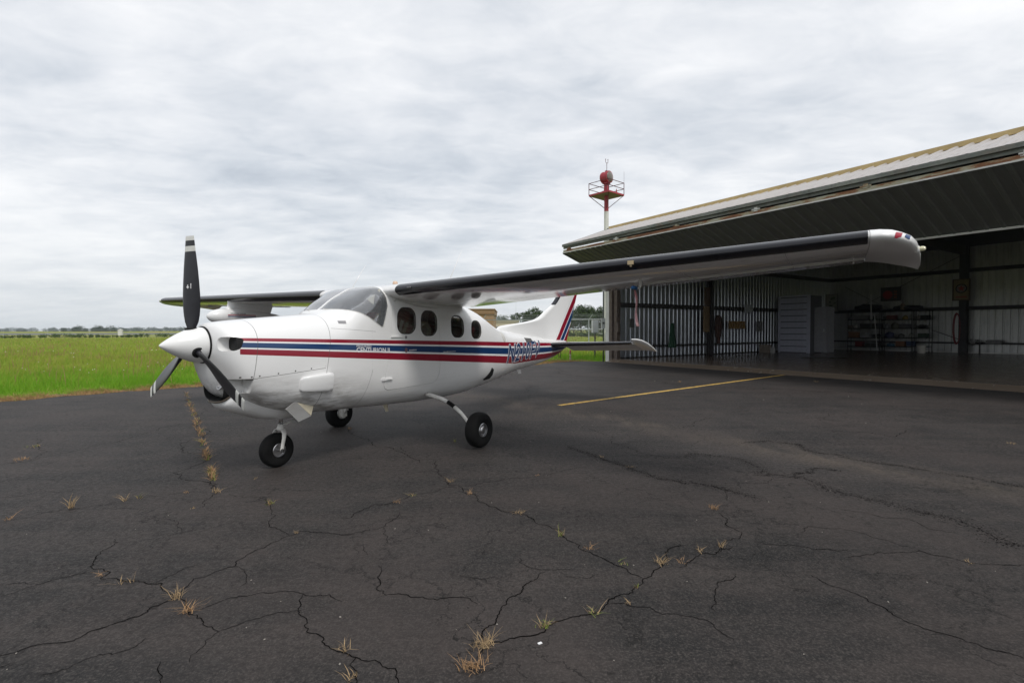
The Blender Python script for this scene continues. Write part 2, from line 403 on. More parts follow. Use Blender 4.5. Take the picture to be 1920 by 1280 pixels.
def asphalt():
    m, t, b = newmat('asphalt'); co = t.coord('Object'); X, Y, Z = t.xyz(co)
    fine = t.noise(co, 70, 4, .8); mid = t.noise(co, 24, 6, .75); big = t.noise(co, .55, 6, .6, .4)
    # paver streaks, stretched along the lane that crosses the apron
    st = t.noise(t.mapping(co, scale=(.16, 2.0, 1), rot=(0, 0, R(28))), 1.6, 6, .62)
    c = t.ramp(big, (.3, (.0125, .0125, .0128)), (.5, (.0225, .0212, .0208)), (.72, (.046, .041, .039)))
    m2_ = t.noise(co, 2.6, 7, .68, .6); c = t.mix(t.mul(t.ramp(m2_, (.46, 0), (.66, 1)), .55), c, (.050, .0415, .0385)); c = t.mix(t.mul(t.ramp(m2_, (.30, 1), (.44, 0)), .6), c, (.0125, .0125, .0128))
    c = t.mix(t.mul(t.ramp(st, (.45, 0), (.72, 1)), .6), c, (.056, .047, .043))
    # worn dusty wheel lane
    a = gpt(1150, 790); bb = gpt(1920, 925); dx, dy = (bb-a).x, (bb-a).y; L_ = math.hypot(dx, dy)
    dist = t.add(t.mul(t.sub(X, a.x), -dy/L_), t.mul(t.sub(Y, a.y), dx/L_))
    wob = t.mul(t.sub(t.noise(co, .8, 5, .6), .5), 1.5)
    ln = t.m('SUBTRACT', 1, t.m('DIVIDE', t.m('ABSOLUTE', t.add(dist, wob)), .62), clamp=True)
    ln = t.mul(ln, t.ramp(t.noise(t.mapping(co, scale=(1.2, .35, 1), rot=(0, 0, R(-38))), 2.5, 6, .65), (.38, .1), (.65, 1)))
    c = t.mix(t.mul(ln, .65), c, (.115, .092, .072))
    # rough loose stone patches
    pt = t.ramp(t.noise(t.mapping(co, loc=(3, 8, 0)), .35, 4, .6), (.56, 0), (.64, 1))
    c = t.mix(t.mul(pt, t.ramp(mid, (.4, 0), (.6, .5))), c, (.012, .012, .013))
    # far strip by the hangar is fresher and darker, the far apron behind the tail duller brown
    v = t.node('ShaderNodeTexVoronoi'); v.inputs['Scale'].default_value = 150; t.link(co, v.inputs['Vector'])
    sp = t.ramp(t.xyz(v.outputs['Color'])[0], (.90, 0), (.96, 1))
    c = t.mix(t.mul(sp, .30), c, (.12, .11, .10))
    c = t.mix(t.mul(t.ramp(fine, (.50, 0), (.66, 1)), .62), c, (.105, .092, .084)); c = t.mix(t.mul(t.ramp(fine, (.34, 1), (.46, 0)), .6), c, (.009, .009, .009))
    c = t.mix(t.mul(t.ramp(mid, (.50, 0), (.66, 1)), .45), c, (.012, .012, .012)); c = t.mix(t.mul(t.ramp(mid, (.34, 1), (.46, 0)), .35), c, (.075, .066, .06))
    oil = t.ramp(t.noise(t.mapping(co, loc=(1, 4, 0)), 1.1, 5, .6), (.60, 0), (.70, 1))
    c = t.mix(t.mul(oil, .25), c, (.016, .016, .017))
    brn = t.ramp(t.noise(t.mapping(co, loc=(6, 1, 0)), .42, 6, .62, .5), (.46, 0), (.62, 1)); c = t.mix(t.mul(brn, .42), c, (.058, .047, .043))
    # hairline crazing
    for sc_, wdt_, amt_, thr in ((.75, .011, .8, .45), (2.1, .012, .65, .50)):
        wv_ = t.node('ShaderNodeVectorMath', operation='ADD'); nz = t.node('ShaderNodeTexNoise'); nz.inputs['Scale'].default_value = 2.2; nz.inputs['Detail'].default_value = 6; nz.inputs['Roughness'].default_value = .65; t.link(co, nz.inputs['Vector'])
        sv = t.node('ShaderNodeVectorMath', operation='SCALE'); t.link(nz.outputs['Color'], sv.inputs[0]); sv.inputs['Scale'].default_value = .75
        t.link(co, wv_.inputs[0]); t.link(sv.outputs[0], wv_.inputs[1])
        ve = t.node('ShaderNodeTexVoronoi', feature='DISTANCE_TO_EDGE'); ve.inputs['Scale'].default_value = sc_; t.link(wv_.outputs[0], ve.inputs['Vector'])
        k_ = t.mul(t.lt(ve.outputs['Distance'], wdt_*sc_*.45), t.ramp(t.noise(t.mapping(co, loc=(sc_*7, 2, 0)), .7, 4, .6), (thr, 0), (thr+.06, 1)))
        c = t.mix(t.mul(k_, amt_), c, (.006, .0055, .005))
    t.link(c, b.inputs['Base Color'])
    t.link(t.ramp(mid, (.3, .62), (.7, .85)), b.inputs['Roughness'])
    b.inputs['Specular IOR Level'].default_value = .2
    bp = t.bump(fine, .55, .006); bp = t.bump(mid, .35, .012, bp); t.link(t.bump(t.noise(co, .9, 3, .5), .25, .06, bp), b.inputs['Normal'])
    return m
MA = asphalt()
bm = bmesh.new(); vs = [bm.verts.new((p[0], p[1], 0)) for p in apron]; f = bm.faces.new(vs)
r_ = bmesh.ops.extrude_face_region(bm, geom=[f]); bmesh.ops.translate(bm, verts=[v for v in r_['geom'] if isinstance(v, bmesh.types.BMVert)], vec=(0, 0, -.09))
bmesh.ops.triangulate(bm, faces=bm.faces[:]); bmesh.ops.recalc_face_normals(bm, faces=bm.faces[:])
me = bpy.data.meshes.new('apron'); bm.to_mesh(me); bm.free(); tag(link('asphalt_apron', me, MA), kind='structure')

# traced cracks: (width m, points in crop pixels)
def crop(ox, oy, k, pts): return [(ox+k*a, oy+k*b) for a, b in pts]
K1 = 1/3; K2 = 640/1862
CR = []
def A1(w_, *p): CR.append((w_, crop(0, 880, K1, p)))
def A2(w_, *p): CR.append((w_, crop(640, 840, K2, p)))
def A3(w_, *p): CR.append((w_, crop(1280, 700, K2, p)))
A1(.013, (-60, 1050), (0, 1040), (110, 1010), (210, 980), (330, 968), (410, 958), (540, 895), (660, 855), (790, 815), (860, 765), (970, 715), (990, 700))
A1(.010, (640, 388), (600, 440), (540, 480), (520, 520), (525, 555), (560, 608), (640, 608), (700, 625), (780, 625), (860, 640), (900, 635), (910, 670), (990, 705), (1040, 760), (1055, 810), (1130, 835), (1150, 875), (1225, 910))
A1(.010, (990, 700), (1060, 640), (1150, 600), (1320, 540), (1330, 510), (1420, 460), (1540, 405), (1620, 370), (1690, 345), (1800, 350), (1920, 367), (1990, 360))
A1(.009, (1510, 285), (1510, 320), (1600, 350), (1625, 368))
A1(.005, (1325, 540), (1375, 570), (1380, 610), (1350, 655))
A1(.007, (1100, 790), (1180, 760), (1280, 720), (1400, 705), (1540, 690), (1600, 680), (1700, 695), (1850, 700), (1920, 740))
A1(.006, (1225, 910), (1300, 880), (1400, 845), (1560, 800), (1690, 790))
A1(.009, (1700, 700), (1690, 820), (1710, 880), (1720, 910), (1800, 935), (1820, 975), (1870, 1010), (1925, 1030))
A1(.005, (1225, 910), (1150, 960), (1060, 1080))
A1(.006, (-40, 1118), (0, 1105), (80, 1075)); A1(.006, (200, 1160), (440, 1080), (660, 1025), (760, 990), (815, 945))
A1(.009, (900, 1075), (880, 1120), (900, 1150), (890, 1215))
A1(.006, (0, 290), (150, 265), (340, 225), (640, 180), (860, 145), (1000, 130), (1150, 115))
A1(.008, (1190, 50), (1210, 110), (1190, 150), (1150, 190), (1110, 215))
A1(.005, (1290, 135), (1400, 150), (1490, 190), (1510, 290))
A1(.006, (-30, 722), (0, 710), (150, 660), (420, 585), (530, 570)); A1(.004, (0, 650), (250, 630), (430, 588))
A1(.005, (860, 275), (940, 275), (1000, 300), (1030, 350)); A1(.004, (0, 150), (200, 130), (420, 110))
A1(.004, (870, 640), (930, 600), (1000, 570), (1130, 530))
A2(.010, (0, 380), (40, 380), (100, 340), (180, 305), (300, 290), (400, 255), (520, 235), (640, 210))
A2(.012, (320, -10), (360, 40), (440, 80)); A2(.012, (510, 70), (530, 120), (570, 160), (580, 200), (640, 205), (660, 240), (740, 265), (790, 305), (870, 345), (940, 350), (1040, 385), (1060, 410), (1150, 440), (1210, 485), (1300, 530), (1370, 580), (1470, 625), (1560, 675), (1640, 710))
A2(.008, (650, 205), (850, 180), (1050, 155), (1120, 150), (1330, 105))
A2(.007, (0, 465), (120, 450), (220, 430), (275, 395), (320, 350)); A2(.005, (225, 430), (225, 465), (245, 515))
A2(.007, (120, 530), (140, 580)); A2(.007, (200, 640), (195, 700), (190, 770), (240, 800), (360, 800), (460, 820), (520, 828), (620, 812), (700, 820), (740, 850))
A2(.005, (970, 600), (1000, 640), (1090, 665), (1170, 665), (1260, 660))
A2(.012, (1110, 675), (1060, 715), (1000, 745), (970, 795), (905, 820), (860, 890), (835, 960), (775, 990), (770, 1060), (740, 1140))
A2(.015, (770, 1062), (870, 1060), (960, 1030), (1050, 1020), (1140, 965), (1200, 940), (1320, 910), (1380, 900), (1450, 850), (1520, 800), (1600, 760), (1640, 720), (1690, 700), (1700, 670), (1750, 630), (1770, 590), (1862, 530))
A2(.007, (1450, 850), (1530, 845), (1580, 865), (1680, 870), (1740, 905), (1862, 915), (1960, 935), (2060, 1000), (2140, 1050))
A2(.012, (-60, 1090), (0, 1110), (80, 1140), (150, 1160), (220, 1190), (290, 1200), (310, 1290)); A2(.012, (75, 1140), (70, 1290))
A2(.020, (1240, -10), (1300, 20), (1420, 60), (1540, 95), (1640, 135), (1740, 170), (1862, 195))
A2(.004, (1180, 700), (1290, 710), (1400, 690)); A2(.004, (640, 690), (760, 715), (860, 710))
A3(.012, (-18, 1062), (60, 1010), (100, 985), (190, 975), (250, 960), (270, 948)); A3(.011, (200, 975), (210, 930), (240, 910), (310, 900), (320, 870), (240, 810), (190, 760))
A3(.030, (0, 600), (100, 605), (240, 640), (320, 660), (430, 690)); A3(.006, (240, 690), (230, 650), (300, 600), (460, 600), (490, 570))
A3(.032, (0, 455), (60, 438), (200, 455), (340, 480), (400, 510), (440, 560), (560, 565), (640, 568), (720, 600), (850, 650), (1000, 690), (1150, 720), (1300, 765), (1450, 790), (1600, 850), (1720, 930), (1862, 945))
A3(.018, (600, 560), (650, 545), (750, 520), (850, 535))
A3(.022, (330, 380), (440, 370), (640, 390), (760, 440), (900, 465), (1050, 490), (1200, 510), (1400, 550), (1600, 580), (1862, 625))
A3(.008, (430, 930), (600, 940), (700, 960), (900, 965)); A3(.008, (900, 1010), (1100, 985), (1290, 970), (1400, 1000), (1580, 1040), (1862, 1050))
A3(.007, (290, 1095), (190, 1140), (175, 1200), (175, 1300)); A3(.009, (690, 1100), (800, 1160), (900, 1190), (1070, 1270), (1200, 1350), (1400, 1420), (1600, 1480), (1862, 1560))
A3(.012, (720, 310), (900, 325), (1100, 340), (1140, 350), (1220, 315)); A3(.015, (0, 300), (200, 245)); A3(.010, (660, 250), (840, 222))
A3(.006, (640, 870), (860, 850), (1040, 900), (1290, 975)); A3(.006, (860, 745), (1040, 775), (1230, 800), (1500, 880))
CR.append((.010, [(0, 868), (60, 862), (160, 840), (260, 815), (345, 792)])); CR.append((.008, [(60, 862), (75, 838), (70, 820)]))
CR.append((.03, [(1040, 690), (1190, 712), (1400, 730), (1700, 742)])); CR.append((.012, [(655, 800), (690, 822), (730, 838), (755, 850)]))
CR.append((.012, [(955, 700), (1000, 745), (1085, 760)])); CR.append((.010, [(1090, 800), (1200, 850), (1280, 862)]))
CR.append((.012, [(345, 732), (372, 790), (385, 850), (400, 905), (405, 925)]))
def crack_mesh(paths):
    mb = MB(); r = random.Random(5)
    for ci, (w_, px) in enumerate(paths):
        g = [gpt(u, min(max(v, 660), 1400)) for u, v in px]
        pts = [g[0]]
        def frac(p, q, amp):      # midpoint displacement, so the crack wanders but its ends stay put
            d = q-p; L0 = d.length
            if L0 < .022: pts.append(q); return
            nx_ = Vector((-d.y, d.x, 0)); m_ = (p+q)/2 + nx_*r.gauss(0, amp) + d*r.uniform(-.08, .08)
            frac(p, m_, amp); frac(m_, q, amp)
        for p, q in zip(g[:-1], g[1:]): frac(p, q, .115)
        N = len(pts); L = []; Rr = []
        for i, p in enumerate(pts):
            d = (pts[min(i+1, N-1)]-pts[max(i-1, 0)]); d.normalize(); nx = Vector((-d.y, d.x, 0))
            fade = min(1, i/6, (N-1-i)/6)
            wd = w_*.31*(.2+.9*abs(noise.noise(p*6+Vector((0, 0, ci)))) + .5*abs(noise.noise(p*25)))*(.25+.75*fade) + .0009
            if w_ >= .018: wd *= max(0, .24 + 1.0*noise.noise(p*13))
            L.append(p + nx*wd + Vector((0, 0, .0025))); Rr.append(p - nx*wd + Vector((0, 0, .0025)))
        vs = L + Rr; mb.add(vs, [(i, i+1, N+i+1, N+i) for i in range(N-1)])
        if w_ >= .018:      # ravelled edge: loose crumbs alongside
            for i in range(N*7):
                p = pts[r.randrange(N)] + Vector((r.gauss(0, w_*1.8), r.gauss(0, w_*1.2), .002)); s_ = r.uniform(.002, .0075)
                a0 = r.random()*6; mb.add([p+Vector((math.cos(a0+k*2.1)*s_*r.uniform(.6, 1.5), math.sin(a0+k*2.1)*s_*r.uniform(.6, 1.5), 0)) for k in range(3)], [(0, 1, 2)])
    return mb
MCR = simple('crack_dirt', (.0045, .004, .004), 1.0, var=.4, nscale=8, spec=.05)
tag(crack_mesh(CR).obj('apron_crack', MCR), kind='structure')
# painted taxi line
m, t, b = newmat('yellow_line_paint'); co = t.coord(); b.inputs['Roughness'].default_value = .75
n = t.noise(co, 9, 7, .75); n2 = t.noise(co, 60, 3, .7)
c = t.mix(t.ramp(n, (.50, 0), (.62, 1)), (.52, .33, .07), (.30, .20, .08)); c = t.mix(t.ramp(t.add(t.mul(n, .6), t.mul(n2, .4)), (.54, 0), (.60, 1)), c, (.04, .038, .036))
t.link(c, b.inputs['Base Color'])
a, bq = gpt(1048, 760), gpt(1469, 704); d = (bq-a).normalized(); nx = Vector((-d.y, d.x, 0)); mb = MB(); N = 60; rr = random.Random(2)
L = []; Q = []
for i in range(N+1):
    p = a + (bq-a)*(i/N); L.append(p + nx*(.062+rr.uniform(-.006, .006)) + Vector((0, 0, .004))); Q.append(p - nx*(.062+rr.uniform(-.006, .006)) + Vector((0, 0, .004)))
mb.add(L+Q, [(i, i+1, N+2+i, N+1+i) for i in range(N)]); tag(mb.obj('yellow_taxi_line', m), kind='structure')

# ------------------------------------------------------------------ grass
def bulk(name, V, Fc, mats, mi=None, label=None, kind='stuff'):
    me = bpy.data.meshes.new(name); V = np.asarray(V, np.float32).reshape(-1, 3); Fc = np.asarray(Fc, np.int32)
    me.vertices.add(len(V)); me.vertices.foreach_set('co', V.ravel())
    k = Fc.shape[1]; me.loops.add(Fc.size); me.loops.foreach_set('vertex_index', Fc.ravel())
    me.polygons.add(len(Fc)); me.polygons.foreach_set('loop_start', np.arange(0, Fc.size, k, dtype=np.int32)); me.polygons.foreach_set('loop_total', np.full(len(Fc), k, np.int32))
    for m_ in mats: me.materials.append(m_)
    if mi is not None: me.polygons.foreach_set('material_index', np.asarray(mi, np.int32))
    me.update(calc_edges=True); o = bpy.data.objects.new(name, me); col.objects.link(o); tag(o, label, kind=kind); return o
def blades(P, h, wd, lean, rng):
    """P (n,3); h,wd (n); returns verts, quads+tip as 2 quads per blade"""
    n = len(P); a = rng.uniform(0, 2*np.pi, n); la = rng.uniform(0, 2*np.pi, n); l_ = lean*h*rng.uniform(.2, 1.3, n)
    dx = np.cos(a)*wd/2; dy = np.sin(a)*wd/2; lx = np.cos(la)*l_; ly = np.sin(la)*l_
    V = np.zeros((n, 6, 3), np.float32)
    for j, (f_, w_) in enumerate(((0, 1), (.55, .8), (1., .12))):
        cx = P[:, 0]+lx*f_**1.8; cy = P[:, 1]+ly*f_**1.8; cz = P[:, 2]+h*f_
        V[:, 2*j, 0] = cx-dx*w_; V[:, 2*j, 1] = cy-dy*w_; V[:, 2*j, 2] = cz
        V[:, 2*j+1, 0] = cx+dx*w_; V[:, 2*j+1, 1] = cy+dy*w_; V[:, 2*j+1, 2] = cz
    b_ = np.arange(n)[:, None]*6
    Fq = np.concatenate([b_+np.array([0, 1, 3, 2]), b_+np.array([2, 3, 5, 4])], 0)
    return V.reshape(-1, 3), Fq
def leafmat(name, c1, c2, c3=None, scale=.5, trans=.25):
    m, t, b = newmat(name); co = t.coord('Object'); n = t.noise(co, scale, 5, .65); n2 = t.noise(co, scale*14, 3, .7)
    st = [(.32, c1), (.62, c2)] + ([(.78, c3)] if c3 else [])
    c = t.ramp(t.add(t.mul(n, .65), t.mul(n2, .35)), *st); t.link(c, b.inputs['Base Color']); b.inputs['Roughness'].default_value = .8
    b.inputs['Specular IOR Level'].default_value = .15
    out = t.n['Material Output']; tl = t.node('ShaderNodeBsdfTranslucent'); t.link(c, tl.inputs[0]); mx = t.node('ShaderNodeMixShader'); mx.inputs[0].default_value = trans
    t.link(b.outputs[0], mx.inputs[1]); t.link(tl.outputs[0], mx.inputs[2]); t.link(mx.outputs[0], out.inputs[0]); return m
MGR = leafmat('fresh_grass', (.12, .30, .016), (.21, .39, .032), (.30, .38, .065), .6, .35)
MGF = leafmat('meadow_grass', (.20, .31, .036), (.34, .38, .065), (.46, .37, .12), .25, .35)
MDRY = leafmat('dry_grass', (.30, .19, .09), (.42, .27, .13), (.28, .24, .10), 1.5)
MSEED = leafmat('seed_heads', (.26, .17, .08), (.36, .25, .12), None, 1)
edge = np.array(EW)
def dist_to_edge(P):
    """signed-ish distance beyond the apron edge (positive out on the grass)"""
    best = np.full(len(P), 1e9); sgn = np.ones(len(P)); E0 = np.array(EDGE)
    for p, q in zip(E0[:-1], E0[1:]):
        d = q-p; L_ = np.hypot(*d); u = d/L_; nn_ = np.array([-u[1], u[0]])
        r = P-p; k = np.clip(r@u, 0, L_); c = p+k[:, None]*u; ds = np.hypot(*(P-c).T); s_ = r@nn_
        upd = ds < best; best = np.where(upd, ds, best); sgn = np.where(upd, np.sign(s_), sgn)
    return best*sgn
rng = np.random.default_rng(4)
def scatter(n, y0, y1, u0, u1):
    """points spread evenly in the view wedge between two distances"""
    Y = np.exp(rng.uniform(np.log(y0), np.log(y1), n)); U = rng.uniform(u0, u1, n)
    return np.stack([(U-960)/F_PX*Y, Y], 1)
# near strip, lush and tall behind the dead edge; thinning out into the meadow
P = np.concatenate([scatter(170000, 9.5, 34, -60, 1180), scatter(70000, 30, 100, -60, 1180)])
d_ = dist_to_edge(P); Hd = (P - np.array([P0.x, P0.y]))@np.array([N_.x, N_.y]); Ed = (P - np.array([P0.x, P0.y]))@np.array([E_.x, E_.y])
ok = (d_ > .95) & ~((Ed > -.5) & (Hd > -1)); P = P[ok]; d_ = d_[ok]; Y = P[:, 1]
patch = np.array([noise.noise(Vector((x_*.35, y_*.35, 1))) for x_, y_ in P[:, :2]])
keep = rng.uniform(0, 1, len(P)) < np.clip(.75+.9*patch, .15, 1); P, d_, Y, patch = P[keep], d_[keep], Y[keep], patch[keep]
hgt = np.clip(.08+.14*np.clip((d_-.9)/1.6, 0, 1)+.10*patch, .05, .5)*rng.uniform(.55, 1.35, len(P)); wdt = np.maximum(.006, Y*.00075)*rng.uniform(.7, 1.5, len(P))
kind = np.where(rng.uniform(0, 1, len(P)) < np.clip((d_-2.5)/9, 0, .93), 1, 0); kind = np.where((patch > .18) & (d_ > 3) & (rng.uniform(0, 1, len(P)) < .25), 2, kind)
V, Fq = blades(np.column_stack([P, np.full(len(P), -.08)]), hgt, wdt, .55, rng)
bulk('meadow_grass', V, Fq, [MGR, MGF, MSEED], np.concatenate([kind, kind]), 'tall green and yellowing meadow grass beyond the apron edge')
# dead brown edge
P = scatter(120000, 9.3, 27, -60, 1160); d_ = dist_to_edge(P); wv = 1.15+.5*np.array([noise.noise(Vector((x_*.8, y_*.8, 7))) for x_, y_ in P[:, :2]])
ok = (d_ > -.10) & (d_ < wv+.22); P = P[ok]; d_ = d_[ok]; Ed = (P - np.array([P0.x, P0.y]))@np.array([E_.x, E_.y]); P = P[Ed < -.4]; d_ = d_[Ed < -.4]
V, Fq = blades(np.column_stack([P, np.where(d_ < 0.05, .0, -.075)]), rng.uniform(.03, .10, len(P))*(.6+np.clip(d_, 0, 1)*.9), np.maximum(.006, P[:, 1]*.0006), 1.6, rng)
bulk('dead_grass_edge', V, Fq, [MDRY], None, 'strip of dead brown grass along the apron edge')
mb = MB(); nE = len(EW)
inner = [Vector((x_, y_, -.055)) for x_, y_ in EW]; outer = []
for i, (x_, y_) in enumerate(EW):
    a_ = EW[max(0, i-1)]; b_ = EW[min(nE-1, i+1)]; dd = Vector((b_[0]-a_[0], b_[1]-a_[1], 0)).normalized(); outer.append(Vector((x_-dd.y*1.3, y_+dd.x*1.3, -.062)))
mb.add(inner+outer, [(i, i+1, nE+i+1, nE+i) for i in range(nE-1)]); tag(mb.obj('dirt_verge', simple('dry_soil', (.20, .13, .075), .95, var=.35, nscale=3)), kind='structure')
# dense straw right at the broken edge
ev = [i for i in range(len(EW)-1) if -16 < EW[i][0] < 3.2]
ii = rng.choice(ev, 70000); ff = rng.uniform(0, 1, 70000); oo = rng.uniform(-.06, 1.35, 70000)**1.0
A_ = edge[ii]; B_ = edge[ii+1]; D_ = B_-A_; Ln = np.hypot(D_[:, 0], D_[:, 1])+1e-6; NN = np.stack([-D_[:, 1]/Ln, D_[:, 0]/Ln], 1)
P = A_ + D_*ff[:, None] + NN*oo[:, None]
V, Fq = blades(np.column_stack([P, np.where(oo < 0.02, .0, -.065)]), rng.uniform(.04, .13, len(P))*(.55+.5*np.clip(oo, 0, 1)), np.full(len(P), .009), 1.5, rng)
kk = np.where(rng.uniform(0, 1, len(P)) < np.clip(oo-.55, .04, .6), 1, 0)
bulk('straw_edge', V, Fq, [MDRY, MGR], np.concatenate([kk, kk]), 'matted straw and green shoots creeping over the broken apron edge')
# wild flowers / weed stalks in the meadow
P = scatter(260, 13, 45, -40, 480); d_ = dist_to_edge(P); P = P[d_ > 1.2]
V, Fq = blades(np.column_stack([P, np.full(len(P), -.05)]), rng.uniform(.35, .62, len(P)), np.maximum(.012, P[:, 1]*.0016)*rng.uniform(.4, 1, len(P)), .25, rng)
bulk('weed_stalks', V, Fq, [MSEED], None, 'brown weed stalks standing above the meadow grass')
mb = MB()
for x_, y_ in scatter(34, 12, 30, 0, 380):
    if dist_to_edge(np.array([[x_, y_]]))[0] > 1.5:
        zc = rnd.uniform(.28, .38); s_ = .009*y_/14
        for k in range(2): mb.lathe([(0, -.3*s_), (s_*1.2, 0), (0, .4*s_)], 6, M=Matrix.Translation((x_, y_, zc)) @ Matrix.Rotation(rnd.uniform(0, 2), 4, 'X'))
tag(mb.obj('wild_flowers', simple('petal_white', (.7, .7, .62), .8)), 'scattered tiny white flower heads in the meadow', kind='stuff')

# weeds growing out of the cracks
def tuft_mesh(seed, n, rad, hgt_, lean, w_=.0032, flat=.5):
    r = np.random.default_rng(seed); P = np.column_stack([r.normal(0, rad*.35, n), r.normal(0, rad*.25, n), np.zeros(n)])
    V, Fq = blades(P, hgt_*.62*r.uniform(.25, 1.2, n), np.full(n, w_)*r.uniform(.6, 1.4, n), lean, r)
    me = bpy.data.meshes.new('weed_tuft'); me.from_pydata(V.tolist(), [], Fq.tolist()); return me
TU = [ # u, v, blades, radius, height, lean, green?, label
 (133, 950, 34, .05, .17, .9, 0, 'bushy dry weed tuft far left with tall fanned stalks'),
 (14, 972, 16, .06, .07, 1.8, 0, 'flat dry tuft cut by the left picture edge on the crack'),
 (232, 936, 16, .06, .08, 1.5, 0, 'small brown tuft right of the bushy fanned weed'),
 (262, 932, 18, .05, .07, 1.2, 1, 'yellow green tuft beside the small brown tuft at left'),
 (348, 922, 12, .04, .03, 1.6, 0, 'tiny brown tuft left of the weedy crack end'),
 (406, 921, 34, .07, .06, 2.2, 0, 'spreading tuft where the long weedy crack ends'),
 (395, 886, 26, .06, .06, 1.6, 1, 'greenish tuft low on the long weedy crack'),
 (505, 944, 26, .05, .08, 1.5, 1, 'green and straw tuft below the nose wheel'),
 (478, 897, 10, .03, .05, 1.2, 0, 'tiny straw tuft between nose wheel and weedy crack'),
 (362, 952, 9, .03, .03, 1.5, 0, 'tiny orange brown tuft below the weedy crack'),
 (186, 1078, 12, .05, .04, 2.6, 0, 'few straw blades at the left bend of the crack'),
 (236, 1090, 18, .06, .06, 2.4, 0, 'dry tuft with one long blade on the left crack'),
 (330, 1119, 34, .05, .09, 1.6, 0, 'thick dry tuft at the left crack junction'),
 (352, 1145, 36, .05, .07, 2.3, 0, 'dry tuft with long stem just below the crack junction'),
 (556, 998, 10, .03, .04, 1.2, 0, 'small tuft on the middle crack left of centre'),
 (645, 1219, 22, .05, .06, 2.0, 0, 'dry tuft near the bottom edge left of centre'),
 (742, 941, 20, .04, .045, 1.6, 0, 'straw clump on the crack below the fuselage'),
 (773, 928, 22, .06, .035, 2.2, 1, 'low green straw clump right of the crack below the fuselage'),
 (845, 903, 22, .06, .06, 1.8, 0, 'straw tuft at the crack fork below the main wheel'),
 (880, 925, 20, .07, .05, 2.4, 0, 'spread straw tuft just right of the crack fork'),
 (975, 962, 24, .08, .05, 2.6, 0, 'long bladed tuft on the centre crack'),
 (1052, 1004, 20, .05, .10, 1.1, 1, 'upright green tuft on the centre crack'),
 (1105, 1030, 18, .07, .05, 2.4, 0, 'flat straw tuft lower on the centre crack'),
 (1165, 1057, 10, .06, .03, 3.0, 1, 'single flat blades near the end of the centre crack'),
 (1240, 1056, 34, .06, .07, 1.8, 0, 'thick straw tuft on the wide crack right of centre'),
 (1278, 1054, 18, .06, .04, 2.2, 0, 'thin straw tuft right of the thick one on the wide crack'),
 (1312, 1034, 20, .07, .05, 2.4, 0, 'pale straw tuft where the wide crack turns right'),
 (1350, 1026, 16, .03, .07, .9, 0, 'short brown tuft beside the loop in the right crack'),
 (1338, 954, 40, .06, .05, 1.9, 0, 'orange brown tuft below the ravelled crack at right'),
 (1185, 876, 18, .09, .03, 2.2, 0, 'brown clump lying in the ravelled crack'),
 (1128, 858, 14, .05, .06, 1.4, 0, 'thin twiggy tuft at the start of the ravelled crack'),
 (1008, 892, 10, .04, .03, 1.8, 0, 'tiny brown tuft on the faint crack right of the main wheel'),
 (1018, 1175, 44, .06, .06, 1.7, 1, 'bright green weed tuft on the foreground crack'),
 (1110, 1150, 18, .05, .07, 1.8, 1, 'green sprig with arching dry stem on the foreground crack'),
 (1192, 1102, 12, .03, .04, 1.4, 1, 'little green sprig in the wide crack'),
 (1175, 1132, 12, .06, .03, 2.6, 0, 'flat dry blades below the wide crack'),
 (905, 1212, 70, .07, .10, 1.5, 0, 'large dry tuft in the foreground crack at centre'),
 (885, 1252, 90, .08, .075, 1.9, 0, 'biggest matted dry tuft at the bottom edge'),
 (655, 1272, 20, .05, .06, 1.8, 0, 'dry tuft cut by the bottom edge left of centre'),
 (852, 828, 18, .03, .09, .9, 1, 'little yellow green weed left of the near main wheel'),
 (655, 803, 22, .05, .04, 1.6, 0, 'small orange weed beside the far main wheel'),
 (1898, 834, 20, .08, .04, 1.8, 0, 'low straw tuft near the right picture edge'),
 (1530, 717, 14, .10, .06, 1.8, 0, 'sparse dry tuft near the hangar floor edge'),
 (1274, 717, 12, .08, .06, 1.5, 0, 'tiny dry tuft beside the yellow line'),
 (1815, 1057, 12, .04, .025, 1.8, 0, 'tiny orange tuft on the far right crack'),
 (62, 836, 40, .12, .05, 1.8, 1, 'straggling tuft patch on the upper left crack'),
 (40, 860, 40, .14, .05, 1.8, 0, 'lower straggling straw patch on the upper left crack')]
MDR2 = simple('straw', (.34, .24, .13), .85, var=.35, nscale=30); MGN = simple('weed_green', (.16, .20, .035), .8, var=.4, nscale=30); MDR3 = simple('rusty_straw', (.33, .20, .10), .85, var=.3, nscale=30)
for i, (u, v, n, rad, hg, ln, gr, lb) in enumerate(TU):
    me = tuft_mesh(i+10, n, rad, hg, ln, w_=.0034*max(1, gpt(u, v).y/5)); me.materials.append(MDR3 if i % 3 == 1 else MDR2); me.materials.append(MGN)
    nf = len(me.polygons); k = np.array([1 if (gr and (j % n) % 2 == 0) else 0 for j in range(nf)], np.int32); me.polygons.foreach_set('material_index', k)
    o = link('weed_tuft', me, None, None, loc=gpt(u, v) + Vector((0, 0, .001)), rot=(0, 0, rnd.uniform(0, 6)))
    tag(o, lb, 'weed', 'weeds in the apron cracks')
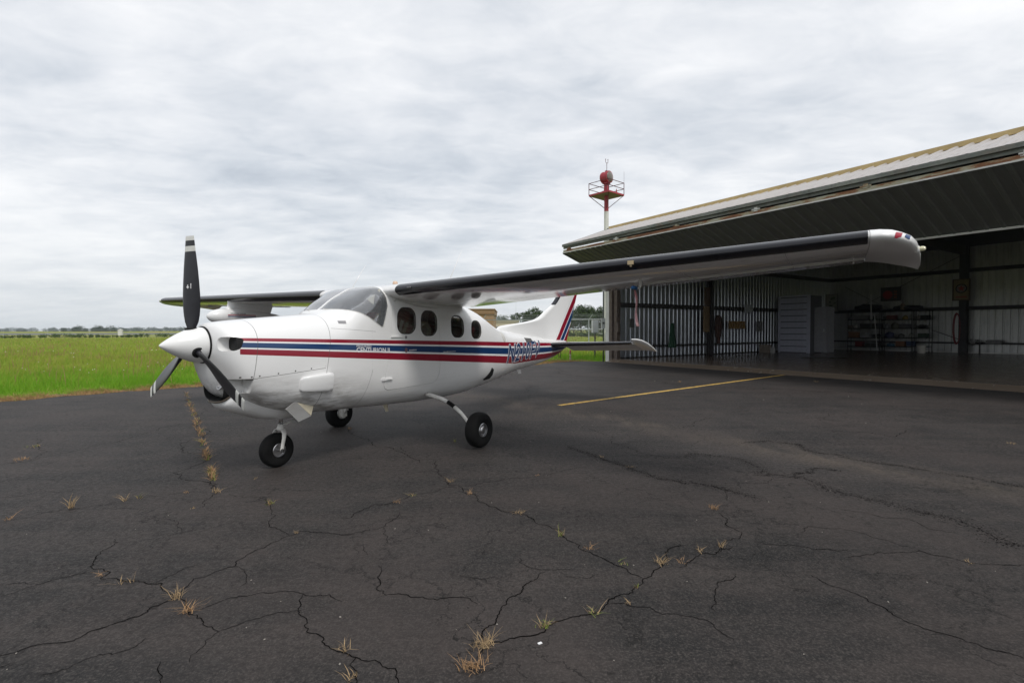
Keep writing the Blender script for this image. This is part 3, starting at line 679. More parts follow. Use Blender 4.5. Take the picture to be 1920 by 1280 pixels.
# the weedy crack by the propeller
pts = [(348, 735), (352, 752), (362, 770), (368, 790), (374, 810), (380, 830), (386, 850), (390, 868), (397, 885), (400, 900)]
P = []; 
for p, q in zip(pts[:-1], pts[1:]):
    for k in range(110):
        f_ = rnd.random(); g = gpt(p[0]+(q[0]-p[0])*f_+rnd.gauss(0, 3.2), p[1]+(q[1]-p[1])*f_+rnd.gauss(0, 1.2))
        if noise.noise(Vector((g.x*2.5, g.y*2.5, 3))) > -.22: P.append((g.x, g.y, .0))
P = np.array(P); V, Fq = blades(P, rng.uniform(.015, .06, len(P)), np.full(len(P), .0065), 1.9, rng)
bulk('crack_grass', V, Fq, [MDR3, MGN], (np.arange(2*len(P)) % len(P) % 6 == 0).astype(int), 'dry orange grass filling the long crack left of the nose wheel')
# small pale stones and litter
mb = MB()
for k in range(80):
    u, v = rnd.uniform(0, 1920), 700 + 560*rnd.random()**1.2; g = gpt(u, v)
    if dist_to_edge(np.array([[g.x, g.y]]))[0] > -.3 or (g-P0).dot(N_) > -.3: continue
    s_ = rnd.uniform(.002, .0055)*max(1, g.y/6)
    mb.lathe([(0, 0), (s_, s_*.3), (s_*.6, s_*.9), (0, s_)], 5, M=Matrix.Translation(g) @ Matrix.Rotation(rnd.uniform(0, 6), 4, 'Z') @ Matrix.Diagonal((1.4, .8, 1, 1)))
tag(mb.obj('loose_stones', simple('pale_stone', (.28, .26, .23), .9)), 'scattered pale pebbles on the asphalt', kind='stuff')
g = gpt(1011, 1206); mb = MB(); mb.box((-.010, -.006, .001), (.010, .006, .004), M=Matrix.Translation(g) @ Matrix.Rotation(.5, 4, 'Z')); tag(mb.obj('paper_scrap', M['letter_white']), 'tiny white paper scrap on the foreground asphalt', 'litter')

# ------------------------------------------------------------------ hangar
hang = empty('hangar', tuple(P0), (0, 0, math.atan2(E_.y, E_.x)), 'long metal hangar with its bifold door folded open and rusty fold beam', 'building')
# local frame: +x along the front to the right, +y inwards
def hl(name, mb, mat_, parent=None, **kw): return mb.obj(name, mat_, parent or hang, **kw)
def sheet_metal(name, c, rough, dirt=(.3, .2, .12), damt=.3, metal=.0, streak=True):
    m, t, b = newmat(name); co = t.coord('Object'); b.inputs['Roughness'].default_value = rough; b.inputs['Metallic'].default_value = metal
    n = t.noise(co, 2.2, 6, .65); s_ = t.noise(t.mapping(co, scale=(7, 7, .5)), 2, 5, .6)
    cc = t.mix(t.mul(t.ramp(n, (.42, 0), (.7, 1)), .4), c, tuple(v*.72 for v in c))
    cc = t.mix(t.mul(t.ramp(s_, (.52, 0), (.75, 1)), damt), cc, dirt); t.link(cc, b.inputs['Base Color']); return m
M['wallin'] = sheet_metal('galvanised_inner_sheet', (.36, .38, .42), .30, (.12, .11, .10), .30, metal=.95)
M['wallback'] = sheet_metal('back_wall_sheet', (.44, .445, .44), .42, (.12, .11, .10), .5, metal=.6)
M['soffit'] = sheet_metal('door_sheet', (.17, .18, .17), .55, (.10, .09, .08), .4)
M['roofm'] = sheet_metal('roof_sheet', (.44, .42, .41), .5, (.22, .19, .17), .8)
m, t, b = newmat('weathered_gutter'); co = t.coord('Object'); b.inputs['Roughness'].default_value = .6
n = t.noise(t.mapping(co, scale=(1.2, 3, 3)), 1.1, 7, .65); n2 = t.noise(t.mapping(co, scale=(6, 6, .7)), 1.5, 5, .6)
c = t.ramp(n, (.38, (.20, .21, .185)), (.52, (.12, .135, .12)), (.62, (.155, .15, .125)), (.70, (.14, .07, .04)))
t.link(t.mix(t.mul(t.ramp(n2, (.55, 0), (.7, 1)), .5), c, (.07, .06, .05)), b.inputs['Base Color']); M['gutter'] = m
M['trimw'] = simple('white_trim', (.60, .60, .57), .5, var=.12, nscale=2)
M['steel'] = simple('dark_primer_steel', (.025, .023, .025), .6, var=.3)
M['steelb'] = simple('brown_steel', (.11, .085, .07), .7, var=.3)
M['yellow'] = simple('yellow_ridge_trim', (.50, .37, .17), .6, var=.15, nscale=2)
m, t, b = newmat('rusted_beam'); co = t.coord('Object'); b.inputs['Roughness'].default_value = .8
n = t.noise(t.mapping(co, scale=(.8, 3, 3)), 1.6, 7, .7)
t.link(t.ramp(n, (.40, (.40, .40, .31)), (.47, (.33, .27, .17)), (.52, (.23, .10, .045)), (.68, (.13, .055, .03))), b.inputs['Base Color']); M['rust'] = m
FZ = .12
def slab():
    m, t, b = newmat('hangar_concrete'); co = t.coord('Object'); X, Y, Z = t.xyz(co)
    n = t.noise(co, .5, 6, .6); n2 = t.noise(co, 3, 6, .65)
    c = t.ramp(n, (.35, (.13, .10, .08)), (.65, (.20, .155, .12))); c = t.mix(t.mul(t.ramp(n2, (.5, 0), (.7, 1)), .4), c, (.09, .072, .06))
    edge_ = t.m('SUBTRACT', 1, t.m('MULTIPLY', Y, .9), clamp=True); c = t.mix(t.mul(t.mul(edge_, edge_), .6), c, (.15, .12, .09))
    t.link(c, b.inputs['Base Color']); t.link(t.ramp(n2, (.3, .19), (.75, .30)), b.inputs['Roughness']); return m
mb = MB(); mb.box((-.0, .10, -.2), (30, 21.5, FZ)); mb.add([Vector(v) for v in ((0, -.30, -.01), (30, -.30, -.01), (30, .10, FZ-.004), (0, .10, FZ-.004))], [(0, 1, 2, 3)]); o = mb.obj('hangar_floor', slab(), None, loc=tuple(P0), rot=(0, 0, math.atan2(E_.y, E_.x))); tag(o, kind='structure')
# ribbed sheet, width .915 with three trapezoid ribs; local x along width, z up, +y outward
def ribbed(width, height, rib=.034, pitch=.305, flip=1, name='panel', foot=.055, top=.028):
    prof = [(0, 0)]
    k = 0
    while k*pitch < width-1e-3:
        a = k*pitch
        for dx, dy in ((pitch*.5-foot, 0), (pitch*.5-top, rib), (pitch*.5+top, rib), (pitch*.5+foot, 0)):
            prof.append((a+dx, dy*flip))
        k += 1
    prof.append((width+.010, -.0012))
    mb = MB(); n = len(prof)
    f_ = [Vector((x_, y_, 0)) for x_, y_ in prof]; g = [Vector((x_, y_, height)) for x_, y_ in prof]
    b_ = [v + Vector((0, -.0025, 0)) for v in f_]; h_ = [v + Vector((0, -.0025, 0)) for v in g]
    mb.add(f_+g, [(i, i+1, n+i+1, n+i) for i in range(n-1)]); mb.add(b_+h_, [(i+1, i, n+i, n+i+1) for i in range(n-1)])
    me = bpy.data.meshes.new(name); me.from_pydata([tuple(v) for v in mb.v], [], mb.f); return me
PW = .915
# left side wall: sheets outside the girts, ribs pointing out
lw = MB(); lw.box((-.02, .30, FZ), (.06, 20.3, FZ+.05)); lwall = hl('left_wall_sill', lw, M['steel'])
pm = ribbed(PW, 6.12, rib=-.032, foot=.040, top=.017); pm.materials.append(M['wallin'])
for k in range(22):
    o = link('wall_panel', pm, None, lwall); o.matrix_local = Matrix.Translation((-.10, .30+k*PW, FZ-.02)) @ Matrix.Rotation(R(90), 4, 'Z') @ Matrix.Diagonal((1, -1, 1, 1))
bw = MB(); bw.box((0, 20.18, FZ), (30, 20.26, FZ+.05)); bwall = hl('back_wall_sill', bw, M['trimw'])
pm = ribbed(PW, 6.12, rib=.042, foot=.050, top=.030); pm.materials.append(M['wallback'])
for k in range(33):
    link('wall_panel', pm, None, bwall, loc=(-.10+k*PW, 20.34, FZ-.02))
# girts, columns
for z_, h in ((4.60, .20), (2.50, .20), (.62, .10)):
    mb = MB(); mb.box((-.03, .36, z_), (.14, 20.2, z_+h*.12)); mb.box((.12, .36, z_), (.14, 20.2, z_+h)); hl('girt', mb, M['steel'])
    mb = MB(); mb.box((0, 20.10, z_), (30, 20.28, z_+h*.12)); mb.box((0, 20.10, z_), (30, 20.12, z_+h)); hl('girt', mb, M['steel'])
def ibeam(x_, y_, z0, z1, a=.22, d=.30, rot=0):
    mb = MB(); T = Matrix.Translation((x_, y_, 0)) @ Matrix.Rotation(rot, 4, 'Z')
    mb.box((-a/2, -d/2, z0), (a/2, -d/2+.014, z1), M=T); mb.box((-a/2, d/2-.014, z0), (a/2, d/2, z1), M=T); mb.box((-.006, -d/2, z0), (.006, d/2, z1), M=T); return mb
for y_ in (6.9,): hl('steel_column', ibeam(.28, y_, FZ, 6.0, rot=R(90)), M['steel'])
for x_ in (7.05, 14.0, 21.0): hl('steel_column', ibeam(x_, 19.92, FZ, 6.0, .34, .36), M['steel'])
# diagonal brace rods
mb = MB(); mb.tube([(1.4, 20.0, 2.6), (7.0, 20.0, 5.6)], .014, 6); mb.tube([(1.0, 20.0, 4.2), (3.6, 20.0, 2.6)], .012, 6); mb.tube([(5.6, 20.0, 1.4), (7.0, 20.0, .8)], .02, 6); hl('brace_rods', mb, M['steel'])
# rafters and roof over the bay
mb = MB(); mb.box((-.3, .05, 6.02), (30.3, 20.5, 6.10)); hl('roof_deck', mb, M['steel'])
for x_ in (7.05, 14.0, 21.0): mb = MB(); mb.box((x_-.12, .3, 5.55), (x_+.12, 20.1, 6.1)); hl('rafter', mb, M['steel'])
# front corner: white trim, brown jamb, door track
mb = MB(); mb.box((-.36, .02, -.05), (-.14, .26, 5.95)); hl('corner_post', mb, M['trimw'])
mb = MB(); mb.box((-.135, .04, 0), (.02, .20, 6.0)); hl('wood_jamb', mb, M['steelb'])
hl('door_column', ibeam(.17, .24, FZ, 5.9, .20, .22), M['steelb'])
mb = MB(); mb.box((.22, .10, 1.35), (.36, .2, 1.75)); mb.box((.24, .06, 1.8), (.30, .12, 2.0)); mb.box((.25, .06, 2.2), (.33, .13, 2.45)); mb.tube([(.3, .1, 1.2), (.3, .1, 3.4)], .012, 6); hl('switch_box', mb, M['steelb'])
mb = MB(); mb.box((.55, .62, 1.55), (.62, .86, 1.95)); 
hl('breaker_box', mb, M['dkmetal'])
mb = MB(); mb.box((-.0, .0, 5.50), (30, .22, 5.99)); hl('header_beam', mb, M['steel'])
# folded bifold door: outer fold at q = -2.88, header hinge at q ~ -.05, bottom edge near q = -.15
FO, ZT, ZB1, ZB0, ZL = -2.73, 5.02, 4.85, 4.71, 3.835
up = MB(); up.box((-.02, FO-.015, ZB1+.03), (30, FO+.04, ZT+.02)); up.box((-.02, FO-.085, ZT-.055), (30, FO-.015, ZT-.04)); up.box((-.02, FO-.09, ZT-.055), (30, FO-.083, ZT+.042))
upo = hl('upper_door_leaf', up, M['gutter'])
Lu = math.hypot(-.02-FO, 5.98-ZT); au = math.atan2(5.98-ZT, -.02-FO)
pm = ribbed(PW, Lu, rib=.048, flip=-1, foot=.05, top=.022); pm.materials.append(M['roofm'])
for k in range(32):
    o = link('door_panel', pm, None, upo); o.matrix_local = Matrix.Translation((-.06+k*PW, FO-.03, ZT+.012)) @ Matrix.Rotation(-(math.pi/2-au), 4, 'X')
mb = MB(); mb.box((.0, -.10, 5.995), (30, .12, 6.112)); mb.box((0, -.14, 5.98), (30, -.10, 6.112)); hl('ridge_trim', mb, M['yellow'], upo)
mb = MB(); mb.bar((-.05, FO, ZT+.02), (-.05, -.05, 6.0), .04, .09); hl('end_flashing', mb, M['gutter'], upo)
lo = MB(); lo.box((-.02, FO-.022, ZB0+.035), (30, FO+.06, ZB1-.02)); loo = hl('lower_door_leaf', lo, M['rust'])
Ll = math.hypot(-.15-FO, ZB0-ZL); al = math.atan2(ZB0-ZL, -.15-FO)
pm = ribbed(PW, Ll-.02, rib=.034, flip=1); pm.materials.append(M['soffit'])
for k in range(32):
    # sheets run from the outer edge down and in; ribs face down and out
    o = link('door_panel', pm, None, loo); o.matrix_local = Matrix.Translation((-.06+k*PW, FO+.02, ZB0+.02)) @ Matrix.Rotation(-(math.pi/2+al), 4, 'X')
mb = MB(); mb.box((-.06, FO-.03, ZB0-.002), (30, FO+.0, ZB0+.032)); hl('edge_trim', mb, M['trimw'], loo)
mb = MB(); mb.box((-.02, -.17, ZL-.045), (30, -.12, ZL+.01)); hl('bottom_seal', mb, M['trimw'], loo)
mb = MB(); mb.bar((-.045, FO, ZB0+.02), (-.045, -.15, ZL), .04, .10); hl('end_channel', mb, M['gutter'], loo)
for k in range(11):      # hinge knuckles bridging the dark gap
    x_ = .35+k*2.75; mb = MB(); mb.box((x_-.10, FO-.022, ZB1-.06), (x_+.10, FO+.0, ZB1-.03)); mb.box((x_-.05, FO-.03, ZB1-.05), (x_+.05, FO-.0, ZB1+.06)); mb.tube([(x_-.12, FO-.02, ZB1), (x_+.12, FO-.02, ZB1)], .022, 8)
    hl('fold_hinge', mb, M['trimw'] if k % 2 else M['rust'], loo)
mb = MB(); mb.tube([(.8, -2.5, 4.93), (.8, -.1, 5.8)], .01, 5); hl('lift_cable', mb, M['dkmetal'], upo)
# inner door frames (trusses between leaf skins)
for k in range(11):
    x_ = .6+k*2.75; mb = MB(); mb.bar((x_, FO+.05, ZT-.06), (x_, -.1, 5.86), .05, .08); mb.bar((x_, FO+.05, ZB0+.10), (x_, -.2, ZL+.12), .05, .08); hl('door_rib', mb, M['steel'], loo)
# dull exterior wall end so the building has a side from other angles
# ------------------------------------------------------------------ things in the hangar
def on_back(u, q):
    r = (u-960)/F_PX; A = P0 + N_*q; t_ = (r*A.y - A.x)/(E_.x - r*E_.y); return t_
def zat(t_, q, v):
    Y = (P0 + E_*t_ + N_*q).y; return CAM_H + (640-v)/F_PX*Y*math.cos(PITCH) - Y*math.sin(PITCH)
def zz(u, q, v): return zat(on_back(u, q), q, v)
HR = math.atan2(E_.y, E_.x)
def inh(name, u, q, label, cat, z=FZ, group=None):
    return empty(name, tuple(H(on_back(u, q), q, z)), (0, 0, HR), label, cat, group)
# storage locker with ribbed roll front
u0, u1, q = 1459, 1518, 12.9
t0, t1 = on_back(u0, q), on_back(u1, q); hgt_l = zz(1490, q, 556)-FZ; wl = t1-t0
lk = empty('storage_locker', tuple(H(t0, q, FZ)), (0, 0, HR), 'tall pale storage locker with horizontal ribbed front standing in the hangar', 'locker')
LC = simple('locker_paint', (.40, .41, .50), .45, var=.1)
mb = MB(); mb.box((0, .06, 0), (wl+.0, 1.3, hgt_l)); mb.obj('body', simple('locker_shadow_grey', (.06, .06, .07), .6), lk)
mb = MB(); mb.box((-.0, -.02, 0), (.10, .06, hgt_l)); mb.box((wl-.16, -.02, 0), (wl, .06, hgt_l)); mb.box((0, -.02, hgt_l-.06), (wl, .06, hgt_l+.02)); mb.obj('frame', LC, lk, angle=30)
nS = 9; sh = (hgt_l-.1)/nS
mb = MB(); mb.box((0, 0, 0), (wl-.28, .03, sh-.045)); mb.box((0, -.018, .03), (wl-.28, 0, sh-.09)); sm = mb.mesh('slat'); sm.materials.append(LC)
for k in range(nS): link('slat', sm, None, lk, loc=(.11, .02, .04+k*sh))
u0, u1, q = 1518.5, 1549, 13.4; t0, t1 = on_back(u0, q), on_back(u1, q); hh_ = zz(1530, q, 577)-FZ
cb = empty('tool_cabinet', tuple(H(t0+.03, q, FZ)), (0, 0, HR), 'plain dark grey cabinet right of the pale ribbed locker', 'cabinet')
mb = MB(); mb.box((0, .02, .06), (t1-t0-.03, .9, hh_)); mb.obj('body', simple('cabinet_grey', (.22, .22, .24), .5), cb)
mb = MB(); mb.box((.03, 0, .1), (t1-t0-.06, .018, hh_-.04)); dr_ = mb.obj('door', simple('cabinet_door_grey', (.24, .24, .26), .5), cb); mb = MB(); mb.box((t1-t0-.16, -.02, 1.2), (t1-t0-.13, 0, 1.35)); mb.obj('handle', M['metal'], dr_)
# shelving racks
BLK = simple('rack_black', (.008, .008, .009), .9, spec=.1)
SH = [600.5, 617, 634.5, 651]
racks = []
items = []
for ri, (ua, ub) in enumerate(((1589, 1650), (1652, 1710), (1711, 1743))):
    q = 19.25; ta, tb_ = on_back(ua, q), on_back(ub, q)
    tm = on_back((ua+ub)/2, q); lv = [zat(tm, q, v) for v in SH]
    rk = empty('shelf_rack', tuple(H(ta, q, FZ)), (0, 0, HR), ['left black wire shelf rack against the back wall, next to the cabinet', 'middle black wire shelf rack crowded with tins and bags', 'narrow right hand shelf rack behind the white bucket'][ri], 'shelf', 'wire shelf racks along the back wall')
    W_ = tb_-ta; racks.append((ta, tb_, q, lv))
    for px in (0.02, W_-.02):
        for py in (0, .45):
            mb = MB(); mb.tube([(px, py, 0), (px, py, lv[0]-FZ+.55)], .018, 6); mb.obj('post', BLK, rk)
            mb = MB(); mb.lathe([(0, -.02), (.05, -.02), (.05, .02), (0, .02)], 10, M=Matrix.Translation((px, py, .03)) @ Matrix.Rotation(R(90), 4, 'X')); mb.obj('castor', M['dkmetal'], rk)
    for z_ in lv + [lv[0]+.55]:
        mb = MB(); mb.box((0, 0, z_-FZ-.02), (W_, .45, z_-FZ)); mb.box((0, -.01, z_-FZ-.035), (W_, .0, z_-FZ+.02)); mb.obj('shelf', BLK, rk)
def itm(name, u, v, wpx, hpx, c, label, shape='box', q=19.4, cat='box'):
    t_ = on_back(u, q); Y = H(t_, q).y; w_, h_ = wpx*Y/F_PX, hpx*Y/F_PX; zb_ = zat(t_, q, v)
    # rest on the nearest shelf or the floor
    cand = [FZ] + [z_ for a, b, qq, lv in racks if a-.2 <= t_ <= b+.2 for z_ in lv + [lv[0]+.55]]
    zb_ = min(cand, key=lambda z_: abs(z_-zb_)) + .002
    mt = simple(name+'_colour', tuple(v*.62 for v in c), .6, var=.2, nscale=5)
    if shape == 'box':
        o = empty(name, tuple(H(t_, q, zb_)), (0, 0, HR+rnd.uniform(-.15, .15)), label, cat)
        mb = MB(); mb.box((-w_/2, -.02, 0), (w_/2, .30, h_*.86)); mb.obj('body', mt, o)
        mb = MB(); mb.box((-w_/2-.008, -.03, h_*.86), (w_/2+.008, .31, h_)); mb.obj('lid', mt, o)
    elif shape == 'jug':
        o = empty(name, tuple(H(t_, q, zb_)), (0, 0, HR), label, cat)
        mb = MB(); mb.lathe([(0, 0), (w_*.48, 0), (w_*.5, h_*.1), (w_*.5, h_*.62), (w_*.3, h_*.82), (w_*.16, h_*.88), (w_*.16, h_*.92), (0, h_*.92)], 16); mb.obj('body', mt, o, angle=50)
        mb = MB(); mb.lathe([(w_*.18, h_*.9), (w_*.18, h_), (0, h_)], 12); mb.obj('cap', M['dkmetal'], o)
    else:
        mb = MB(); r = random.Random(u)
        rg = []
        for k in range(7):
            f_ = k/6; sc_ = math.sin(math.pi*(.12+.8*f_))**.6
            rg.append([Vector((-w_/2+w_*f_, math.cos(a)*.16*sc_+.15, h_*.5*(1+math.sin(a)*sc_)*(1+.25*noise.noise(Vector((k*1.3, a, u)))))) for a in [2*math.pi*j/10 for j in range(10)]])
        mb.loft(rg); o = mb.obj(name, mt, None, angle=60, loc=tuple(H(t_, q, zb_)), rot=(0, 0, HR)); tag(o, label, cat)
    return o
itm('duffel_bag', 1625, 584, 44, 12, (.012, .013, .02), 'long black bag lying on top of the left shelf rack', 'bag', cat='bag')
itm('black_case', 1700, 584, 46, 9, (.012, .012, .014), 'low black bag on top of the middle rack', 'bag', cat='bag')
itm('brown_jar', 1692, 584, 8, 15, (.20, .14, .09), 'small brown jug on top of the middle rack', 'jug', q=19.5, cat='jug')
itm('pale_tote', 1614, 600, 22, 8, (.24, .24, .22), 'long pale tote on the top left shelf')
itm('red_case', 1670, 600, 14, 8, (.16, .03, .02), 'dull red case on the upper middle shelf')
itm('yellow_tin', 1697, 600, 9, 8, (.35, .24, .05), 'yellow tin on the upper middle shelf', 'jug', cat='tin')
itm('white_tin', 1708, 600, 6, 9, (.4, .4, .38), 'white tin right of the yellow tin', 'jug', cat='tin')
itm('white_tub', 1604, 617, 8, 8, (.45, .44, .42), 'white tub on the second shelf of the left rack', 'jug', cat='tub')
itm('black_toolbox', 1632, 617, 34, 9, (.015, .015, .016), 'long black toolbox on the second shelf of the left rack')
itm('grey_tub', 1663, 617, 8, 9, (.25, .27, .28), 'grey tub on the second shelf of the middle rack', 'jug', cat='tub')
itm('olive_tub', 1678, 617, 12, 12, (.10, .10, .07), 'olive tub right of the grey tub', 'jug', cat='tub')
itm('brown_carton', 1600, 634, 16, 11, (.26, .12, .05), 'orange brown carton on the third shelf of the left rack')
itm('white_box', 1622, 634, 13, 6, (.42, .42, .42), 'low white box right of the orange brown carton')
itm('blue_canister', 1668, 634, 14, 12, (.012, .02, .09), 'dark blue canister on the third shelf of the middle rack', 'jug', cat='canister')
itm('white_cup', 1709, 634, 8, 9, (.5, .5, .46), 'white pot on the third shelf of the right rack', 'jug', cat='pot')
itm('red_box', 1610, 650, 12, 9, (.22, .01, .02), 'dark red box on the bottom shelf of the left rack')
itm('black_crate', 1634, 650, 20, 7, (.015, .015, .015), 'black crate beside the dark red box')
itm('light_blue_tub', 1670, 650, 12, 7, (.03, .12, .20), 'light blue tub on the bottom middle shelf', 'jug', cat='tub')
itm('orange_carton', 1688, 650, 14, 10, (.24, .09, .03), 'orange carton on the bottom middle shelf')
itm('blue_crate', 1707, 650, 12, 9, (.01, .04, .13), 'deep blue crate on the bottom right shelf')
for nm, u, v, w_, h_, c, lb, sh, ct in (
 ('paint_tin', 1594, 600, 7, 7, (.10, .10, .11), 'small dark tin at the left end of the top shelf', 'jug', 'tin'),
 ('oil_can', 1640, 600, 6, 9, (.05, .06, .05), 'dark oil can right of the long pale tote', 'jug', 'can'),
 ('cloth_heap', 1659, 600, 10, 6, (.10, .09, .08), 'grey rag heap left of the dull red case', 'bag', 'rags'),
 ('spray_can', 1722, 600, 5, 9, (.22, .20, .18), 'pale spray can on the top right shelf', 'jug', 'can'),
 ('black_bin', 1732, 600, 12, 8, (.02, .02, .02), 'black bin at the right end of the top shelf', 'box', 'bin'),
 ('small_carton', 1594, 617, 8, 6, (.18, .12, .07), 'little brown carton left of the white tub', 'box', 'box'),
 ('grey_case', 1695, 617, 16, 8, (.09, .09, .10), 'dark grey case right of the olive tub', 'box', 'case'),
 ('cable_heap', 1727, 617, 16, 7, (.02, .02, .025), 'black cable heap on the right hand second shelf', 'bag', 'cables'),
 ('folded_tarp', 1641, 634, 16, 7, (.04, .05, .06), 'folded dark tarp right of the low white box', 'bag', 'tarp'),
 ('steel_pot', 1690, 634, 10, 8, (.12, .12, .12), 'dull steel pot between blue canister and white pot', 'jug', 'pot'),
 ('green_box', 1729, 634, 14, 8, (.03, .07, .04), 'dark green box on the right hand third shelf', 'box', 'box'),
 ('motor_part', 1651, 650, 12, 8, (.06, .055, .05), 'lumpy dark engine part between the bottom crates', 'bag', 'part')):
    itm(nm, u, v, w_, h_, c, lb, sh, cat=ct)
itm('beige_carton', 1433, 655, 17, 15, (.30, .25, .20), 'beige carton with cut handle left of the pale locker', q=11.5)
itm('white_jug', 1448, 655, 11, 12, (.45, .45, .45), 'white plastic jug between the beige carton and the locker', 'jug', q=11.9, cat='jug')
# bucket
q = 18.2; t_ = on_back(1728, q); mb = MB(); Y = H(t_, q).y; rr_ = 7.2*Y/F_PX; hh_ = 14*Y/F_PX
bk = empty('bucket', tuple(H(t_, q, FZ)), (0, 0, HR), 'white plastic bucket on the floor before the right rack', 'bucket')
mb.lathe([(rr_*.78, 0), (rr_*.95, hh_*.85), (rr_*1.03, hh_*.87), (rr_*1.03, hh_), (rr_*.92, hh_), (rr_*.9, hh_*.8), (rr_*.72, .01), (0, .01)], 20); mb.obj('pail', simple('pail_white', (.5, .48, .44), .5), bk, angle=50)
mb = MB(); mb.tube([(rr_*math.cos(a)*1.04, -rr_*.3*math.sin(a), hh_*.9-rr_*.5*math.sin(a)) for a in [math.pi*k/8 for k in range(9)]], .008, 5); mb.obj('handle', M['dkmetal'], bk)
# white poles (tow bar and fluorescent tube) leaning
for (ua, va, ub, vb, q, lb, nm) in ((1632, 553, 1633, 603, 18.6, 'tall thin white pole standing in front of the left shelf rack', 'white_pole'), (1639, 590, 1645, 657, 18.3, 'thin white tow bar leaning below the tall pole', 'tow_bar')):
    a = H(on_back(ua, q), q, zz(ua, q, va)); b_ = H(on_back(ub, q-.1), q-.1, zz(ub, q-.1, vb) if nm == 'white_pole' else FZ+.02)
    o = empty(nm, tuple(b_), (0, 0, 0), lb, 'pole'); mb = MB(); mb.tube([(0, 0, 0), tuple(a-b_)], .022, 8); mb.obj('shaft', simple('pole_white', (.6, .6, .6), .4), o)
    mb = MB(); mb.box((-.08, -.05, -.0), (.08, .05, .05)); mb.obj('foot', M['dkmetal'], o)
    if nm == 'white_pole': mb = MB(); mb.tube([(0, 0, 0), (0, 0, -(b_.z-FZ))], .014, 6); mb.obj('lower_rod', M['dkmetal'], o)
# framed signs on the wall
def board(u0, v0, u1, v1, q, frame_c, board_c, label, name='framed_sign', extra=None):
    t0, t1 = on_back(u0, q), on_back(u1, q); z1, z0 = zz((u0+u1)/2, q, v0), zz((u0+u1)/2, q, v1); w_, h_ = t1-t0, z1-z0
    o = empty(name, tuple(H((t0+t1)/2, q, z0)), (0, 0, HR), label, 'sign')
    mb = MB(); f_ = .06
    mb.box((-w_/2, 0, 0), (w_/2, .05, f_)); mb.box((-w_/2, 0, h_-f_), (w_/2, .05, h_)); mb.box((-w_/2, 0, f_), (-w_/2+f_, .05, h_-f_)); mb.box((w_/2-f_, 0, f_), (w_/2, .05, h_-f_)); mb.obj('frame', simple(name+'_frame', frame_c, .6), o)
    mb = MB(); mb.box((-w_/2+f_, .02, f_), (w_/2-f_, .04, h_-f_)); mb.obj('board', simple(name+'_board', board_c, .5, var=.2), o)
    if extra: extra(o, w_, h_)
    return o
def disc(mb, cx, cz, r0, r1, y_, n=28, mi=0):
    vs = [Vector((cx+r_*math.cos(2*math.pi*k/n), y_, cz+r_*math.sin(2*math.pi*k/n))) for r_ in (r0, r1) for k in range(n)]
    mb.add(vs, [(k, (k+1) % n, n+(k+1) % n, n+k) for k in range(n)], mi)
def star(o, w_, h_):
    mb = MB(); cz = h_*.56; r_ = w_*.33; disc(mb, 0, cz, r_*.80, r_, .012)
    mb.obj('ring', M['dark'], o)
    mb = MB(); pts = [Vector((r_*.72*(1 if k % 2 == 0 else .42)*math.sin(math.pi*k/5), .010, cz+r_*.72*(1 if k % 2 == 0 else .42)*math.cos(math.pi*k/5))) for k in range(10)]
    mb.add(pts+[Vector((0, .010, cz))], [(k, (k+1) % 10, 10) for k in range(10)]); mb.obj('star', simple('star_red', (.30, .03, .02), .5), o)
    mb = MB(); disc(mb, 0, cz, 0.001, r_*.80, .014); mb.obj('star_ground', simple('star_ground', (.2, .18, .14), .5), o)
    mb = MB(); mb.box((-w_*.3, .012, h_*.14), (w_*.3, .018, h_*.20)); mb.obj('caption_bar', simple('caption_red', (.28, .05, .03), .5), o)
board(1784, 525, 1817.5, 565.5, 19.7, (.08, .05, .03), (.22, .17, .08), 'tan wall sign with a red star in a dark ring', 'star_sign', star)
def reds(o, w_, h_):
    mb = MB(); disc(mb, -w_*.15, h_*.45, .001, h_*.30, .012); mb.obj('red_spot', simple('spot_red', (.25, .02, .02), .5), o)
    mb = MB()
    for k in range(3): mb.box((w_*.16, .012, h_*(.2+.2*k)), (w_*.30, .018, h_*(.32+.2*k)))
    mb.obj('side_marks', simple('mark_red', (.2, .05, .02), .5), o)
board(1650, 540, 1688, 566, 19.7, (.03, .02, .02), (.035, .03, .03), 'dark framed picture with a dull red disc above the racks', 'red_disc_sign', reds)
def mapx(o, w_, h_):
    mb = MB(); r = random.Random(3)
    for k in range(9): x_, z_ = r.uniform(-.35, .25)*w_, r.uniform(.15, .8)*h_; mb.box((x_, .012, z_), (x_+w_*r.uniform(.1, .25), .018, z_+h_*r.uniform(.05, .14)))
    mb.obj('map_areas', simple('map_green', (.10, .13, .09), .6), o)
board(1547, 553, 1570, 586, 19.75, (.16, .16, .15), (.26, .26, .22), 'pale poster with green patches right of the grey cabinet', 'wall_map', mapx)
# red air hose on the column
mb = MB(); q = 19.7; t_ = on_back(1794, q); zc = zz(1794, q, 618)
for k in range(4):
    r0 = .16+.012*k; mb.tube([(t_ + r0*.8*math.cos(a), q - .03*k, zc + .80*math.sin(a)*(1+.03*k)) for a in [2*math.pi*j/20 for j in range(21)]], .022, 6, cap=False)
mb.v = [tuple(HM @ Vector(v)) for v in mb.v]; tag(mb.obj('air_hose', simple('hose_red', (.16, .012, .018), .5), None, smooth=True), 'coiled red air hose hanging on the dark column', 'hose')
